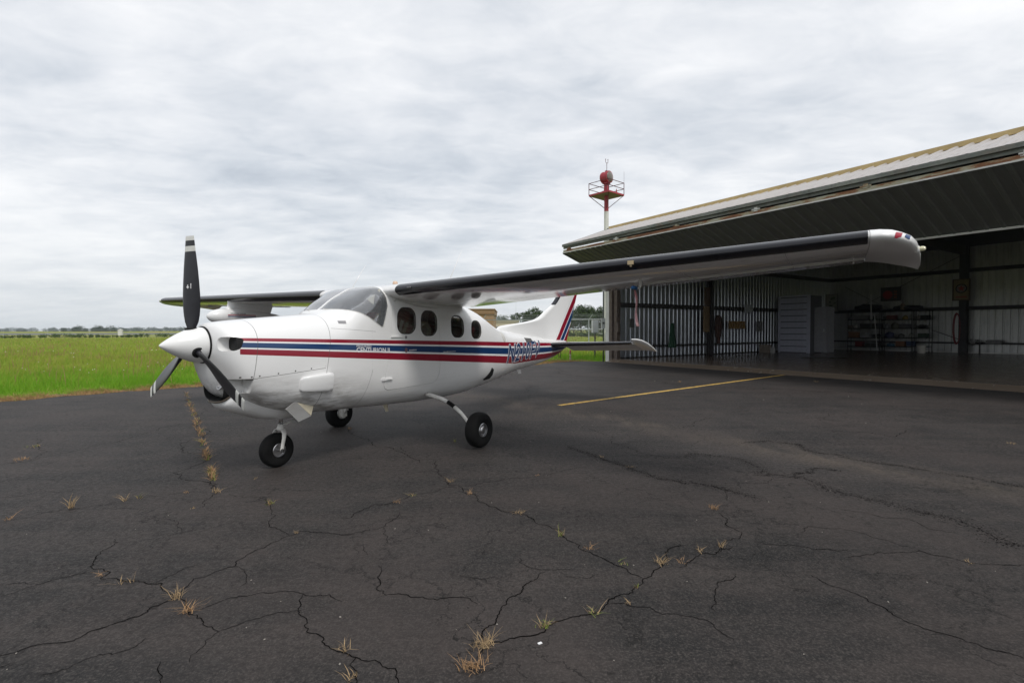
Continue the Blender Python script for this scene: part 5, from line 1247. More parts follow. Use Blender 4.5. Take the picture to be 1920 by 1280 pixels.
for r_, c_, th_, be in BS:
    p = []; b_ = R(be)
    for k in range(16):
        a = 2*math.pi*k/16
        u_ = c_/2*math.cos(a)*(1.0) - c_*.05; v_ = th_/2*math.sin(a)*(1 if c_ < .05 else (1.1-.5*math.cos(a+math.pi)))
        # chord direction: leading edge towards -y and forward (+x)
        p.append(Vector((u_*math.sin(b_) + v_*math.cos(b_), -u_*math.cos(b_) + v_*math.sin(b_), r_*1.0087)))
    brs.append(p)
for i in range(len(brs)-1):
    mi = 1 if (BS[i][0] >= .857 and BS[i+1][0] <= .907) or BS[i][0] >= .958 else 0
    blade.loft([brs[i], brs[i+1]], mi=mi, cap=False)
blade.add(brs[-1], [tuple(range(16))], 1)
mk = MB()
bm_ = blade.mesh('propeller_blade', angle=50); bm_.materials.append(simple('prop_black', (.014, .014, .019), .36, var=.2, nscale=14)); bm_.materials.append(simple('prop_white', (.68, .68, .64), .45))
for a in (0, 120, 240):
    B = Matrix.Translation((XH, 0, ZH)) @ Matrix.Rotation(R(a), 4, 'X')
    o = link('propeller_blade', bm_, None, spin); o.matrix_local = B
for a in (0, 120, 240):
    B = Matrix.Translation((XH, 0, ZH)) @ Matrix.Rotation(R(a), 4, 'X')
    mb = MB(); mb.lathe([(.0, .158), (.044, .158), (.054, .153), (.056, .10), (0, .10)], 24, M=B); 
    mb.obj('blade_socket', M['dark'], spin)
# small white maker's mark on the upright blade
be = R(33.5); mb = MB()
for dy, hh in ((-.018, .030), (.012, .040)):
    for k in range(4):
        zz_ = .52 + k*hh*.3
        c0 = Vector((0, 0, ZH+zz_)); u_ = dy
        base = Vector((XH + (-u_)*math.sin(be) , u_*math.cos(be), 0))
        wdt = .012 if (k == 1 and dy < 0) else .004
        n_ = Vector((math.cos(be), math.sin(be), 0))*.0125; tt = Vector((-math.sin(be), math.cos(be), 0))
        p = Vector((base.x, base.y, ZH+zz_)) + n_
        q = [p+tt*wdt, p-tt*wdt, p-tt*wdt+Vector((0, 0, hh*.26)), p+tt*wdt+Vector((0, 0, hh*.26))]
        mb.add(q + [v-n_*.1 for v in q], [(0, 1, 2, 3), (7, 6, 5, 4), (0, 4, 5, 1), (2, 6, 7, 3)])
mb.obj('blade_decal', M['letter_white'], spin)

# ---- wings
def naca(s, t_=.125, m_=.02, p_=.4):
    yt = 5*t_*(.2969*math.sqrt(s)-.126*s-.3516*s*s+.2843*s**3-.1015*s**4) + .0012*s
    yc = m_/p_**2*(2*p_*s-s*s) if s < p_ else m_/(1-p_)**2*((1-2*p_)+2*p_*s-s*s)
    return yc+yt, yc-yt
def foil(le, te, y, s0, s1, n=22, th=.125, m_=.02, off=0., close_round=True):
    le = Vector((le[0], y, le[1])); te = Vector((te[0], y, te[1])); c = (te-le).length; d = (te-le)/c; nrm = Vector((-d.z, 0, d.x))
    if nrm.z < 0: nrm = -nrm
    ss = [s0+(s1-s0)*(.5-.5*math.cos(math.pi*k/n)) if s0 == 0 else s0+(s1-s0)*k/n for k in range(n+1)]
    if s0 == 0: ss = [s1*(k/n)**2 for k in range(n+1)]
    up = [le + d*c*s + nrm*(naca(s, th, m_)[0]*c+off) - (d*off*(1-s/max(s1, 1e-3)) if s0 == 0 else Vector()) for s in ss]
    lo = [le + d*c*s + nrm*(naca(s, th, m_)[1]*c-off) - (d*off*(1-s/max(s1, 1e-3)) if s0 == 0 else Vector()) for s in ss]
    return up[::-1] + (lo[1:] if s0 == 0 else lo)
def wing_at(y):
    a = abs(y); k = max(0, (a-.6)/(5.22-.6))
    le = (.772 - .004*k, 1.928 + .124*k)
    te = (-.87 + (.51)*k, 1.795 + .210*k)
    if a < .6: le = (.772+.01*(1-a/.6), 1.928); te = (-.87, 1.795)
    th = .135 - .015*k
    return le, te, th
def wsec(y, s0, s1, off=0., n=22):
    le, te, th = wing_at(y); return foil(le, te, y, s0, s1, n, th, off=off)
mb = MB(); mb.loft([wsec(y, 0, 1) for y in np.linspace(-.66, .66, 9)]); mb.obj('wing_centre_section', M['wing'], plane, angle=40)
HS = .735
for s in (1, -1):
    mb = MB(); mb.loft([wsec(s*y, 0, HS) for y in np.linspace(.662, 5.25, 24)])
    wg = mb.obj('wing', M['wing'], plane, angle=40)
    ys = np.linspace(.70, 5.24, 24); mb = MB()
    def bsec(y):
        k = (y-.7)/4.5; return wsec(s*y, 0, .046+.019*k, off=.004, n=10)
    def bin_(y):
        k = (y-.7)/4.5; return wsec(s*y, 0, .046+.019*k, off=-.002, n=10)
    mb.loft([bsec(y)+bin_(y)[::-1] for y in ys]); mb.obj('deice_boot', M['boot'], wg, angle=50)
    mb = MB(); mb.loft([wsec(s*y, HS+.006, 1) for y in np.linspace(.67, 3.35, 8)]); mb.obj('flap', M['wing'], wg, angle=40)
    mb = MB()
    rgs = []
    for y in np.linspace(3.358, 5.245, 6):
        rgs.append([v + Vector((0, 0, -.012)) for v in wsec(s*y, HS+.006, 1)])
    mb.loft(rgs); mb.obj('aileron', M['wing'], wg, angle=40)
    # flap track fairings / hinge brackets
    for yy in (5.17,):
        le, te, th = wing_at(yy); mb = MB(); xk = le[0]+(te[0]-le[0])*.70; zk = le[1]+(te[1]-le[1])*.70
        mb.box((xk-.05, s*yy-.005, zk-.062), (xk+.02, s*yy+.005, zk-.02)); mb.obj('hinge_bracket', M['wing'], wg, angle=30)
    # drooped tip
    rr = []
    for y, lx, lz, tx, tz, th in ((5.253, .768, 2.053, -.36, 2.006, .12), (5.31, .765, 2.053, -.37, 2.0, .12), (5.38, .745, 2.047, -.375, 1.988, .12), (5.44, .69, 2.034, -.38, 1.972, .12),
                                  (5.495, .60, 2.024, -.39, 1.957, .115), (5.535, .46, 2.013, -.395, 1.947, .105), (5.565, .28, 2.001, -.40, 1.937, .09), (5.593, .08, 1.982, -.41, 1.927, .07), (5.613, -.12, 1.957, -.42, 1.919, .05), (5.626, -.28, 1.935, -.425, 1.915, .03)):
        rr.append(foil((lx, lz), (tx, tz), s*y, 0, 1, 22, th, .02))
    mb = MB(); mb.loft(rr); tip = mb.obj('wing_tip', M['white'], wg, angle=50)
    # navigation lamp on the tip
    mb = MB(); NM = Matrix.Translation((.30, s*5.548, 1.992)) @ Matrix.Rotation(R(s*-84), 4, 'X') @ Matrix.Rotation(R(14), 4, 'Y')
    mb.lathe([(.022, -.02), (.027, .0), (.027, .012), (.022, .018)], 16, M=NM); mb.obj('lamp_base', M['white'], wg, angle=40)
    mb = MB(); mb.lathe([(.016, .012), (.019, .030), (.016, .044), (.009, .051), (0, .053)], 14, M=NM)
    mb.obj('navigation_lamp', simple('lamp_lens', (.75, .72, .5), .08) if s == 1 else M['red'], wg, smooth=True)
wingL = [o for o in bpy.data.objects if o.name == 'wing'][0]
# coloured flashes on the near tip
def wing_top(x_, y_):   # upper surface of the tip near its leading edge, by linear blend of the sections
    return x_, y_
tipme = [o for o in bpy.data.objects if o.name == 'wing_tip'][0]
from mathutils.bvhtree import BVHTree
bpy.context.view_layer.update()
tb = BVHTree.FromPolygons([v.co for v in tipme.data.vertices], [tuple(p.vertices) for p in tipme.data.polygons])
for nm, mat_, ya, yb in (('red_flash', M['red'], 5.385, 5.425), ('blue_flash', M['blue'], 5.445, 5.475)):
    mb = MB(); vs = []; n1_, n2_ = 3, 10
    for i in range(n1_+1):
        for j in range(n2_+1):
            y = ya+(yb-ya)*i/n1_; q_ = j/n2_; el_ = R(38)
            # strike the rounded leading edge of the tip from ahead and above
            o_ = Vector((.745-1.1*(y-5.385), y + .012*q_, 2.05)) + Vector((-math.sin(el_), 0, math.cos(el_)))*(-.012+.052*q_) + Vector((math.cos(el_), 0, math.sin(el_)))
            for k_ in range(12):
                h = tb.ray_cast(o_ + Vector((-math.sin(el_), 0, math.cos(el_)))*.004*k_*(1 if q_ < .5 else -1), Vector((-math.cos(el_), 0, -math.sin(el_))))
                if h[0] and (h[0]-o_).length < 1.25: break
            hp_ = h[0] + h[1]*.003 if h[0] else o_
            x_, y, zc = hp_.x, hp_.y, hp_.z - .003
            vs.append(Vector((x_, y, zc+.003)))
    fs = [(i*(n2_+1)+j, i*(n2_+1)+j+1, (i+1)*(n2_+1)+j+1, (i+1)*(n2_+1)+j) for i in range(n1_) for j in range(n2_)]
    mb.add(vs, fs); mb.obj(nm, mat_, wingL, smooth=True)
# stall vane housing on the boot, inboard scoops, pitot tube
le, te, th = wing_at(3.56)
mb = MB(); mb.box((le[0]-.01, 3.535, le[1]-.016), (le[0]+.02, 3.585, le[1]+.018)); mb.box((le[0]+.0, 3.553, le[1]-.034), (le[0]+.012, 3.568, le[1]-.015)); mb.obj('stall_vane', M['beige'], wingL, angle=30)
mb = MB(); le2, _, _ = wing_at(.95); mb.tube([(le2[0]+.006, .90, le2[1]+.004), (le2[0]+.004, .96, le2[1]+.002)], .012, 10); mb.obj('vent_port', M['dkmetal'], wingL, smooth=True)
# whip antennas and roof fittings
for a, b in (((.43, -.50, 2.0), (.20, -.46, 2.36)), ((.30, 1.12, 2.03), (.12, 1.18, 2.42))):
    mb = MB(); mb.tube([a, b], [.006, .0025], 6); mb.tube([a, (a[0]-.02, a[1], a[2]+.04)], [.014, .008], 6); mb.obj('whip_antenna', M['white'], plane, smooth=True)
mb = MB(); mb.lathe([(.032, 0), (.034, .02), (.026, .045), (0, .05)], 14, M=Matrix.Translation((.42, .34, 2.03))); mb.obj('roof_beacon', simple('amber_lens', (.62, .45, .33), .3), plane, smooth=True)
# belly fin antennas
for x_, y_, h, c_ in ((.42, .12, .10, .09), (-3.0, .02, .085, .16)):
    zb_ = SF[1](x_); mb = MB(); rg = []
    for k in range(5):
        f_ = k/4; rg.append([Vector((x_ + c_/2*(1-.45*f_)*math.cos(a) - .04*f_, y_+.007*math.sin(a), zb_+.015-(h+.015)*f_)) for a in [2*math.pi*j/12 for j in range(12)]])
    mb.loft(rg); mb.obj('belly_antenna', M['cream'] if x_ > 0 else M['white'], plane, angle=50)
# small things on the skin: round vent, grey abrasion patch, black patch painted for the shaded wheel-well opening
def skin_patch(name, poly, mat_, off=.003, s=1, grid=None):
    vs = []; cx = sum(p[0] for p in poly)/len(poly); cz = sum(p[1] for p in poly)/len(poly)
    dense = []
    for i_, p in enumerate(poly):
        q = poly[(i_+1) % len(poly)]; k_ = max(1, int(math.hypot(q[0]-p[0], q[1]-p[1])/.02))
        dense += [(p[0]+(q[0]-p[0])*j/k_, p[1]+(q[1]-p[1])*j/k_) for j in range(k_)]
    poly = dense; n = len(poly); rings_ = []; off = off+.0015
    for f_ in (1, .8, .6, .4, .2): rings_.append([Vector((cx+(p[0]-cx)*f_, s*surf_y(cx+(p[0]-cx)*f_, cz+(p[1]-cz)*f_, off), cz+(p[1]-cz)*f_)) for p in poly])
    mb = MB(); mb.loft(rings_, cap=False); mb.add(rings_[-1], [tuple(range(n))])
    mb.add([v - Vector((0, s*.004, 0)) for v in rings_[0]] + rings_[0], [(i, (i+1) % n, n+(i+1) % n, n+i) for i in range(n)])
    return mb.obj(name, mat_, plane, smooth=False)
skin_patch('round_vent', [( -1.93+.062*math.cos(a), 1.345+.085*math.sin(a)) for a in [2*math.pi*k/20 for k in range(20)]], simple('vent_cover', (.55, .54, .51), .6))
skin_patch('abrasion_patch', [(-2.83, 1.315), (-3.13, 1.300), (-3.13, 1.215), (-2.83, 1.23)], M['grey'])
skin_patch('gear_well_shade', [(-1.49, .865), (-1.47, .80), (-1.40, .735), (-1.33, .685), (-1.40, .668), (-1.56, .68), (-1.60, .74), (-1.57, .83)], M['dark'])
skin_patch('side_vent', [(1.385, 1.562), (1.315, 1.563), (1.32, 1.53), (1.39, 1.532)], simple('vent_grey', (.22, .22, .23), .5))

# ---- lettering on the left side
def lettering(name, body, size, x0, z0, mat_, shear=0., offset=0., off=.004, width=1., slope=0., sp=1., parent=plane):
    vs, fs = text_polys(body, size, shear, offset, spacing=sp, width=width)
    mb = MB(); P = []
    for a, b in vs:
        x_ = x0 - a; z_ = z0 + b + slope*a
        P.append(Vector((x_, surf_y(x_, z_, off), z_)))
    mb.add(P, fs); return mb.obj(name, mat_, parent)
lettering('registration_outline', 'N210FV', .43, -1.97, .905, M['letter_white'], .30, .0175, .004, width=.93, slope=.036, sp=1.05)
lettering('registration_lettering', 'N210FV', .43, -1.97, .905, M['letter_blue'], .30, .0065, .0065, width=.93, slope=.036, sp=1.05)
lettering('model_lettering', 'CENTURION II', .072, 1.235, 1.212, M['letter_white'], 0, .0012, .004, width=1.05, slope=-.035)
lettering('small_lettering', 'PRESSURIZED', .034, 1.235, 1.268, M['letter_white'], 0, 0, .004, width=1.05, slope=-.04)
skin_patch('round_emblem', [(.47+.022*math.cos(a), 1.208+.030*math.sin(a)) for a in [2*math.pi*k/18 for k in range(18)]], simple('emblem', (.13, .075, .09), .5))
mb = MB()
for k in range(6): 
    x_ = .41-.022*k; mb.add([Vector((x_+dx, surf_y(x_, 1.205, .004), z_)) for dx, z_ in ((.007, 1.198), (-.007, 1.198), (-.007, 1.212), (.007, 1.212))], [(0, 1, 2, 3)])
mb.obj('emblem_marks', M['letter_white'], plane)
mb = MB()
for k in range(11):
    x_ = -.24-.024*k; h = .012 if k in (0, 3) else .008
    mb.add([Vector((x_+dx, surf_y(x_, 1.16, .004), z_)) for dx, z_ in ((.008, 1.155), (-.008, 1.155), (-.008, 1.155+h), (.008, 1.155+h))], [(0, 1, 2, 3)])
mb.obj('owner_marks', M['letter_white'], plane)

# ---- tail surfaces
def tailpaint(name):
    m, t, b = newmat(name); co = t.coord('Object'); X, Y, Z = t.xyz(co); b.inputs['Roughness'].default_value = .3; b.inputs['Coat Weight'].default_value = .3
    q = t.add(X, t.mul(t.sub(Z, 1.25), .947))
    lowz = t.gt(Z, 1.2)
    c = t.mix(t.between(q, -4.665, -4.47), WHITE, RED)
    c = t.mix(t.between(q, -4.855, -4.695), c, BLUE)
    c = t.mix(t.lt(q, -4.885), c, RED)
    t.link(c, b.inputs['Base Color']); return m
M['tail'] = tailpaint('tail_paint')
FLE = pchip([1.20, 1.47, 1.53, 1.58, 1.65, 1.73, 1.82, 1.97, 2.117, 2.45, 2.85], [-2.9, -2.3, -2.42, -2.95, -3.55, -3.82, -3.99, -4.31, -4.52, -4.82, -5.18])
def fte(z_): return -5.03 - .6*(z_-1.24) + .09*max(0, z_-1.24)
def fhinge(z_): return -4.50 - .73*(z_-1.24)
def vsec(z_, xa, xb, th, n=14):
    c = xa-xb; pts = []
    up = [Vector((xa - c*s_, th*2*(1.45*math.sqrt(s_)-1.25*s_-.2*s_*s_)*.9+.0012, z_)) for s_ in [(k/n)**2 for k in range(n+1)]]
    return up + [Vector((v.x, -v.y, v.z)) for v in up[::-1][:-1]]
zs = [1.20, 1.24, 1.28, 1.36, 1.43, 1.47, 1.50, 1.53, 1.555, 1.58, 1.61, 1.65, 1.69, 1.73, 1.78, 1.82, 1.90, 1.97, 2.05, 2.117, 2.25, 2.45, 2.65, 2.80, 2.85]
def vsec2(z_, xa, xb, h0, h1, n=16):
    """rounded front, blunt back of half thickness h1"""
    pts = []
    for k in range(n+1):
        s_ = (k/n)**2; pts.append(Vector((xa+(xb-xa)*s_, (h0*min(1, math.sqrt(s_/.12)) if s_ < .12 else h0+(h1-h0)*(s_-.12)/.88), z_)))
    return pts + [Vector((v.x, -v.y, v.z)) for v in pts[::-1][:-1]]
mb = MB(); mb.loft([vsec2(z_, FLE(z_), fhinge(z_)-.0, .055-.02*(z_-1.28), .034-.012*(z_-1.28)) for z_ in zs]); fin = mb.obj('vertical_fin', M['tail'], plane, angle=50)
mb = MB()
rz = [1.205, 1.5, 1.8, 2.1, 2.4, 2.7, 2.84]
mb.loft([[Vector(p) for p in ((fhinge(z_)-.006, .030-.012*(z_-1.28), z_), (fte(z_), .003, z_), (fte(z_), -.003, z_), (fhinge(z_)-.006, -.030+.012*(z_-1.28), z_))] for z_ in rz])
mb.obj('rudder', M['tail'], plane, angle=30)
mb = MB(); bz = [1.985, 2.05, 2.117, 2.25, 2.45, 2.65, 2.80]
def bs(z_, o_): 
    return [Vector((FLE(z_)+o_ - .10*s_, sg*(min(1, math.sqrt(max(s_, 0)*.1/.06))*(.055-.02*(z_-1.28))+ (o_ if o_ > 0 else -.001)), z_)) for sg, s_ in [(1, 1), (1, .5), (1, .2), (1, .05), (1, 0), (-1, .05), (-1, .2), (-1, .5), (-1, 1)]]
mb.loft([bs(z_, .004) for z_ in bz], closed=True); mb.obj('fin_boot', M['boot'], fin, angle=50)
mb = MB(); mb.lathe([(.05, 0), (.03, .02), (0, .03)], 12, M=Matrix.Translation((-5.4, 0, 2.85))); mb.obj('tail_beacon', M['red'], fin, smooth=True)
for s in (1, -1):
    def st(y):
        k = (y-.06)/(1.76-.06); return (-3.95-.32*k, 1.158+.036*k), (-4.64+.0*k, 1.150+.03*k)
    mb = MB(); rg = []
    for y in np.linspace(.06, 1.755, 8):
        le, te = st(y); rg.append(foil(le, (te[0]-.35, te[1]-.01), s*y, 0, .66, 16, .10, 0))
    mb.loft(rg); sb = mb.obj('tailplane', M['wing'], plane, angle=40)
    mb = MB(); rg = []
    for y in np.linspace(.16, 1.75, 8):
        le, te = st(y); te2 = (te[0]-.35, te[1]-.01)
        rg.append(foil(le, te2, s*y, 0, .10, 8, .10, 0, off=.004) + foil(le, te2, s*y, 0, .10, 8, .10, 0, off=-.002)[::-1])
    mb.loft(rg); mb.obj('deice_boot', M['boot'], sb, angle=50)
    mb = MB(); rg = []
    for y in (.14, .6, 1.1, 1.5, 1.758):
        le, te = st(y); k = (y-.14)/1.6
        hx = te[0]+.0; h_ = .036-.008*k
        rg.append([Vector(p) for p in ((hx, s*y, te[1]+h_), (hx-.006-.0, s*y, te[1]-h_), (-5.06+.04*k, s*y, 1.003+.02*k), (-5.065+.04*k, s*y, 1.012+.02*k))])
    mb.loft(rg); el = mb.obj('elevator', M['wing'], plane, angle=30)
    mb = MB(); rg = []
    for y, lx, lz, tx, tz, th in ((1.766, -4.22, 1.262, -5.02, 1.025, .085), (1.86, -4.23, 1.262, -5.03, 1.02, .08), (1.93, -4.30, 1.245, -5.04, 1.01, .07), (1.98, -4.50, 1.19, -5.06, 1.0, .06), (2.0, -4.72, 1.12, -5.08, .99, .04)):
        rg.append(foil((lx, lz), (tx, tz), s*y, 0, 1, 14, th, 0))
    mb.loft(rg); mb.obj('elevator_horn', M['white'], el, angle=50)
mb = MB(); mb.tube([(-4.93, 0, 1.09), (-5.10, 0, 1.14)], [.035, .015], 10); mb.obj('tail_cone', M['red'], plane, smooth=True)
# tail tie-down ring
mb = MB(); mb.tube([(-4.62, 0, .97), (-4.66, 0, .86), (-4.72, 0, .86), (-4.74, 0, .98)], .008, 6); mb.obj('tail_tiedown', M['dkmetal'], plane, smooth=True)

# ---- weather radar pod ahead of the right wing
pr = [(0, 0), (.03, .012), (.065, .045), (.10, .11), (.122, .19), (.130, .30), (.128, .42), (.118, .60), (.095, .85), (.06, 1.10), (.02, 1.28), (0, 1.32)]
mb = MB(); mb.lathe(pr, 28, M=Matrix.Translation((1.055, -3.05, 1.705)) @ Matrix.Rotation(R(-90), 4, 'Y')); pod = mb.obj('radar_pod', M['white'], plane, smooth=True)
mb = MB(); rg = []
for z_, xa, xb, h in ((1.74, .86, .05, .075), (1.80, .80, .02, .06), (1.86, .745, .0, .055), (1.93, .735, -.02, .06), (1.96, .74, -.05, .075)):
    rg.append([v + Vector((0, -3.05, 0)) for v in vsec2(z_, xa, xb, h, h*.35)])
mb.loft(rg); mb.obj('pod_strut', M['white'], pod, angle=60)
mb = MB()
for z_, hh, mi in ((1.722, .012, 0), (1.700, .012, 1)):
    vs = []
    for k in range(10):
        x_ = .80-.05*k
        for dz in (0, hh):
            zz_ = z_+dz-1.705; rr_ = .131 if x_ > .6 else .127
            vs.append(Vector((x_, -3.05+math.sqrt(max(rr_**2-zz_**2, 0))+.001, z_+dz)))
    mb.add(vs, [(2*k, 2*k+1, 2*k+3, 2*k+2) for k in range(9)], mi)
mb.obj('pod_stripes', [M['red'], M['blue']], pod)
mb = MB(); vs_, fs_ = text_polys('WEATHER RADAR', .03, 0, 0); mb.add([Vector((.76-a, -3.05+math.sqrt(.131**2-(b+.035)**2)+.002, 1.742+b)) for a, b in vs_], fs_); mb.obj('pod_lettering', M['black'], pod)

# ---- landing gear
def wheel(name, c, rad, wid, rim_r, side, parent, cap=True):
    T = Matrix.Translation(c) @ Matrix.Rotation(R(-90*side), 4, 'X')
    hw = wid/2
    pf = []
    for k in range(19):
        a = R(-100 + 200*k/18)
        hh = (rad-rim_r)/2; cr = rad-hh
        rr_ = cr + hh*math.copysign(abs(math.cos(a))**.75, math.cos(a)); z_ = hw*math.copysign(abs(math.sin(a))**.72, math.sin(a))
        pf.append((rr_, z_))
    # circumferential grooves
    pf2 = []
    for r_, z_ in pf: pf2.append((r_, z_))
    for gz in (): pass
    mb = MB(); mb.lathe(pf2 + [(rim_r*.98, hw*.75), (rim_r*.98, -hw*.75)], 48, M=T, close=True); ty = mb.obj(name, M['tyre'], parent, angle=50)
    for gz in (-.30, 0, .30):
        z_ = gz*hw; k = min(range(len(pf)), key=lambda i: abs(pf[i][1]-z_)); r0 = rad-.001
        mb = MB(); mb.lathe([(r0-.004, z_-.005), (r0+.0015 - abs(gz)*.006, z_-.004), (r0+.0015-abs(gz)*.006, z_+.004), (r0-.004, z_+.005)], 48, M=T, close=True); mb.obj('tread_rib', M['black'], ty)
    mb = MB(); mb.lathe([(rim_r*.99, hw*.62), (rim_r*1.0, hw*.80), (rim_r*.94, hw*.84), (rim_r*.88, hw*.62), (rim_r*.80, hw*.35), (rim_r*.50, hw*.30), (rim_r*.46, hw*.52), (rim_r*.26, hw*.60), (0, hw*.60)], 40, M=T)
    mb.lathe([(rim_r*.99, -hw*.62), (rim_r*1.0, -hw*.80), (rim_r*.92, -hw*.84), (rim_r*.85, -hw*.5), (0, -hw*.45)], 40, M=T)
    mb.obj('rim', M['metal'], ty, angle=35)
    mb = MB(); nb = 24 if cap else 8
    for k in range(nb):
        a = 2*math.pi*k/nb; r_ = rim_r*(.86 if cap else .66)
        mb.lathe([(rim_r*.045, 0), (rim_r*.045, hw*.08), (0, hw*.08)], 6, M=T @ Matrix.Translation((r_*math.cos(a), r_*math.sin(a), hw*(.70 if cap else .34))))
    mb.obj('rim_bolts', M['dkmetal'], ty)
    if cap:
        mb = MB(); mb.lathe([(rim_r*.62, hw*.42), (rim_r*.60, hw*.76), (rim_r*.50, hw*.86), (rim_r*.3, hw*.90), (0, hw*.91)], 32, M=T); mb.obj('hub_cap', M['metal'], ty, angle=50)
    return ty
for s in (1, -1):
    pts = [(.02, s*.48, .60), (.02, s*.54, .60), (.02, s*.61, .588), (.01, s*.72, .565), (0, s*.83, .525), (0, s*.94, .47), (0, s*1.04, .405), (0, s*1.12, .335), (0, s*1.17, .28), (0, s*1.20, .225)]
    rad_ = [.029, .029, .0285, .027, .0255, .024, .0225, .0215, .021, .021]
    mb = MB(); mb.tube(pts[:5], rad_[:5], 14); leg = mb.obj('main_gear_leg', M['gearwhite'], plane, smooth=True)
    mb = MB(); mb.tube([pts[4], ((pts[4][0]+pts[5][0])/2, s*.89, .499), pts[5]], [.0268, .0261, .0252], 14); mb.obj('leg_walkway_band', M['black'], leg, smooth=True)
    mb = MB(); mb.tube(pts[5:], rad_[5:], 14); mb.obj('lower_leg', M['gearwhite'], leg, smooth=True)
    mb = MB(); mb.box((-.04, s*1.215-.02, .17), (.04, s*1.215+.02, .29)); mb.tube([(0, s*1.19, .215), (0, s*1.30, .215)], .022, 10)
    mb.obj('axle', M['gearwhite'], leg, angle=40)
    mb = MB(); mb.lathe([(.02, 0), (.075, 0), (.078, .012), (.02, .012)], 24, M=Matrix.Translation((0, s*1.235, .215)) @ Matrix.Rotation(R(-90*s), 4, 'X'), close=True)
    mb.box((-.075, s*1.225-.03, .255), (.02, s*1.225+.02, .315)); mb.obj('brake', M['gearwhite'] if s == -1 else M['dkmetal'], leg, angle=40)
    mb = MB(); mb.tube([(-.02, s*1.0, .44), (-.05, s*1.10, .34), (-.05, s*1.19, .29)], .005, 5); mb.obj('brake_hose', M['black'], leg, smooth=True)
    wheel('wheel', (0, s*1.325, .2165), .2165, .165, .085, s, plane)
WB = 1.854
wheel('wheel', (WB, 0, .182), .182, .135, .074, 1, plane, cap=False)
# nose fork, oleo, torque links
mb = MB()
for s in (1, -1):
    prof = [(WB-.002, s*.094, .180, .022, .011), (WB-.012, s*.096, .24, .020, .011), (WB-.028, s*.095, .31, .023, .012), (WB-.040, s*.086, .36, .026, .014), (WB-.046, s*.060, .388, .030, .018), (WB-.048, s*.02, .400, .033, .022)]
    rg = []
    for x_, y_, z_, a_, b_ in prof:
        rg.append([Vector((x_ + a_*math.cos(t_), y_ + b_*math.sin(t_), z_ + (.5*b_*math.cos(t_)*0))) for t_ in [2*math.pi*k/12 for k in range(12)]])
    mb.loft(rg)
mb.lathe([(.038, 0), (.040, .02), (.034, .035), (.033, .06)], 18, M=Matrix.Translation((WB-.048, 0, .385)) @ Matrix.Rotation(R(-9), 4, 'Y'))
fork = mb.obj('nose_fork', M['gearwhite'], plane, angle=50)
mb = MB(); mb.tube([(WB-.052, 0, .43), (WB-.078, 0, .64)], .0215, 16); mb.obj('oleo_strut', simple('chrome', (.75, .76, .78), .08, 1, .02), fork, smooth=True)
mb = MB(); mb.tube([(WB-.078, 0, .55), (WB-.10, 0, .72)], .033, 14); mb.obj('strut_housing', M['dkmetal'], fork, smooth=True)
mb = MB(); mb.tube([(WB-.085, .0, .435), (WB-.235, 0, .475)], .011, 8); mb.tube([(WB-.235, 0, .475), (WB-.245, -.005, .50)], .018, 8); mb.obj('torque_link', M['gearwhite'], fork, smooth=True)
mb = MB(); mb.tube([(WB-.24, 0, .485), (WB-.13, 0, .60)], .010, 8); mb.tube([(WB-.24, .03, .485), (WB-.12, .03, .62)], .008, 8); mb.obj('upper_torque_link', M['dkmetal'], fork, smooth=True)
mb = MB(); mb.tube([(WB, -.105, .182), (WB, .105, .182)], .013, 12); mb.lathe([(.012, .100), (.020, .100), (.020, .116), (.012, .116)], 14, M=Matrix.Translation((WB, 0, .182)) @ Matrix.Rotation(R(-90), 4, 'X'), close=True); mb.obj('axle', M['dkmetal'], fork, angle=50)
# nose gear doors hanging open
for s in (1, -1):
    P = [(2.0, .665, .405), (1.90, .738, .425), (1.715, .558, .41), (1.85, .515, .395)]
    mb = MB(); a = [Vector((x_, s*y_, z_)) for x_, z_, y_ in P]; b = [v - Vector((0, s*.014, 0)) for v in a]; n = len(P)
    mb.add(a+b, [tuple(range(n)), tuple(range(n, 2*n))[::-1]] + [(i, (i+1) % n, n+(i+1) % n, n+i) for i in range(n)])
    dr = mb.obj('nose_gear_door', M['door_paint'], plane)
    Q = [(1.893, .730, .424), (1.675, .655, .40), (1.712, .562, .409)]
    mb = MB(); a = [Vector((x_, s*(y_-.002), z_)) for x_, z_, y_ in Q]; b = [v - Vector((0, s*.012, 0)) for v in a]; n = 3
    mb.add(a+b, [(0, 1, 2), (5, 4, 3)] + [(i, (i+1) % n, n+(i+1) % n, n+i) for i in range(n)]); mb.obj('door_inner_face', M['cream'], dr)
mb = MB(); mb.box((1.66, -.12, .56), (1.86, .12, .66)); mb.obj('wheel_well', M['dark'], plane)

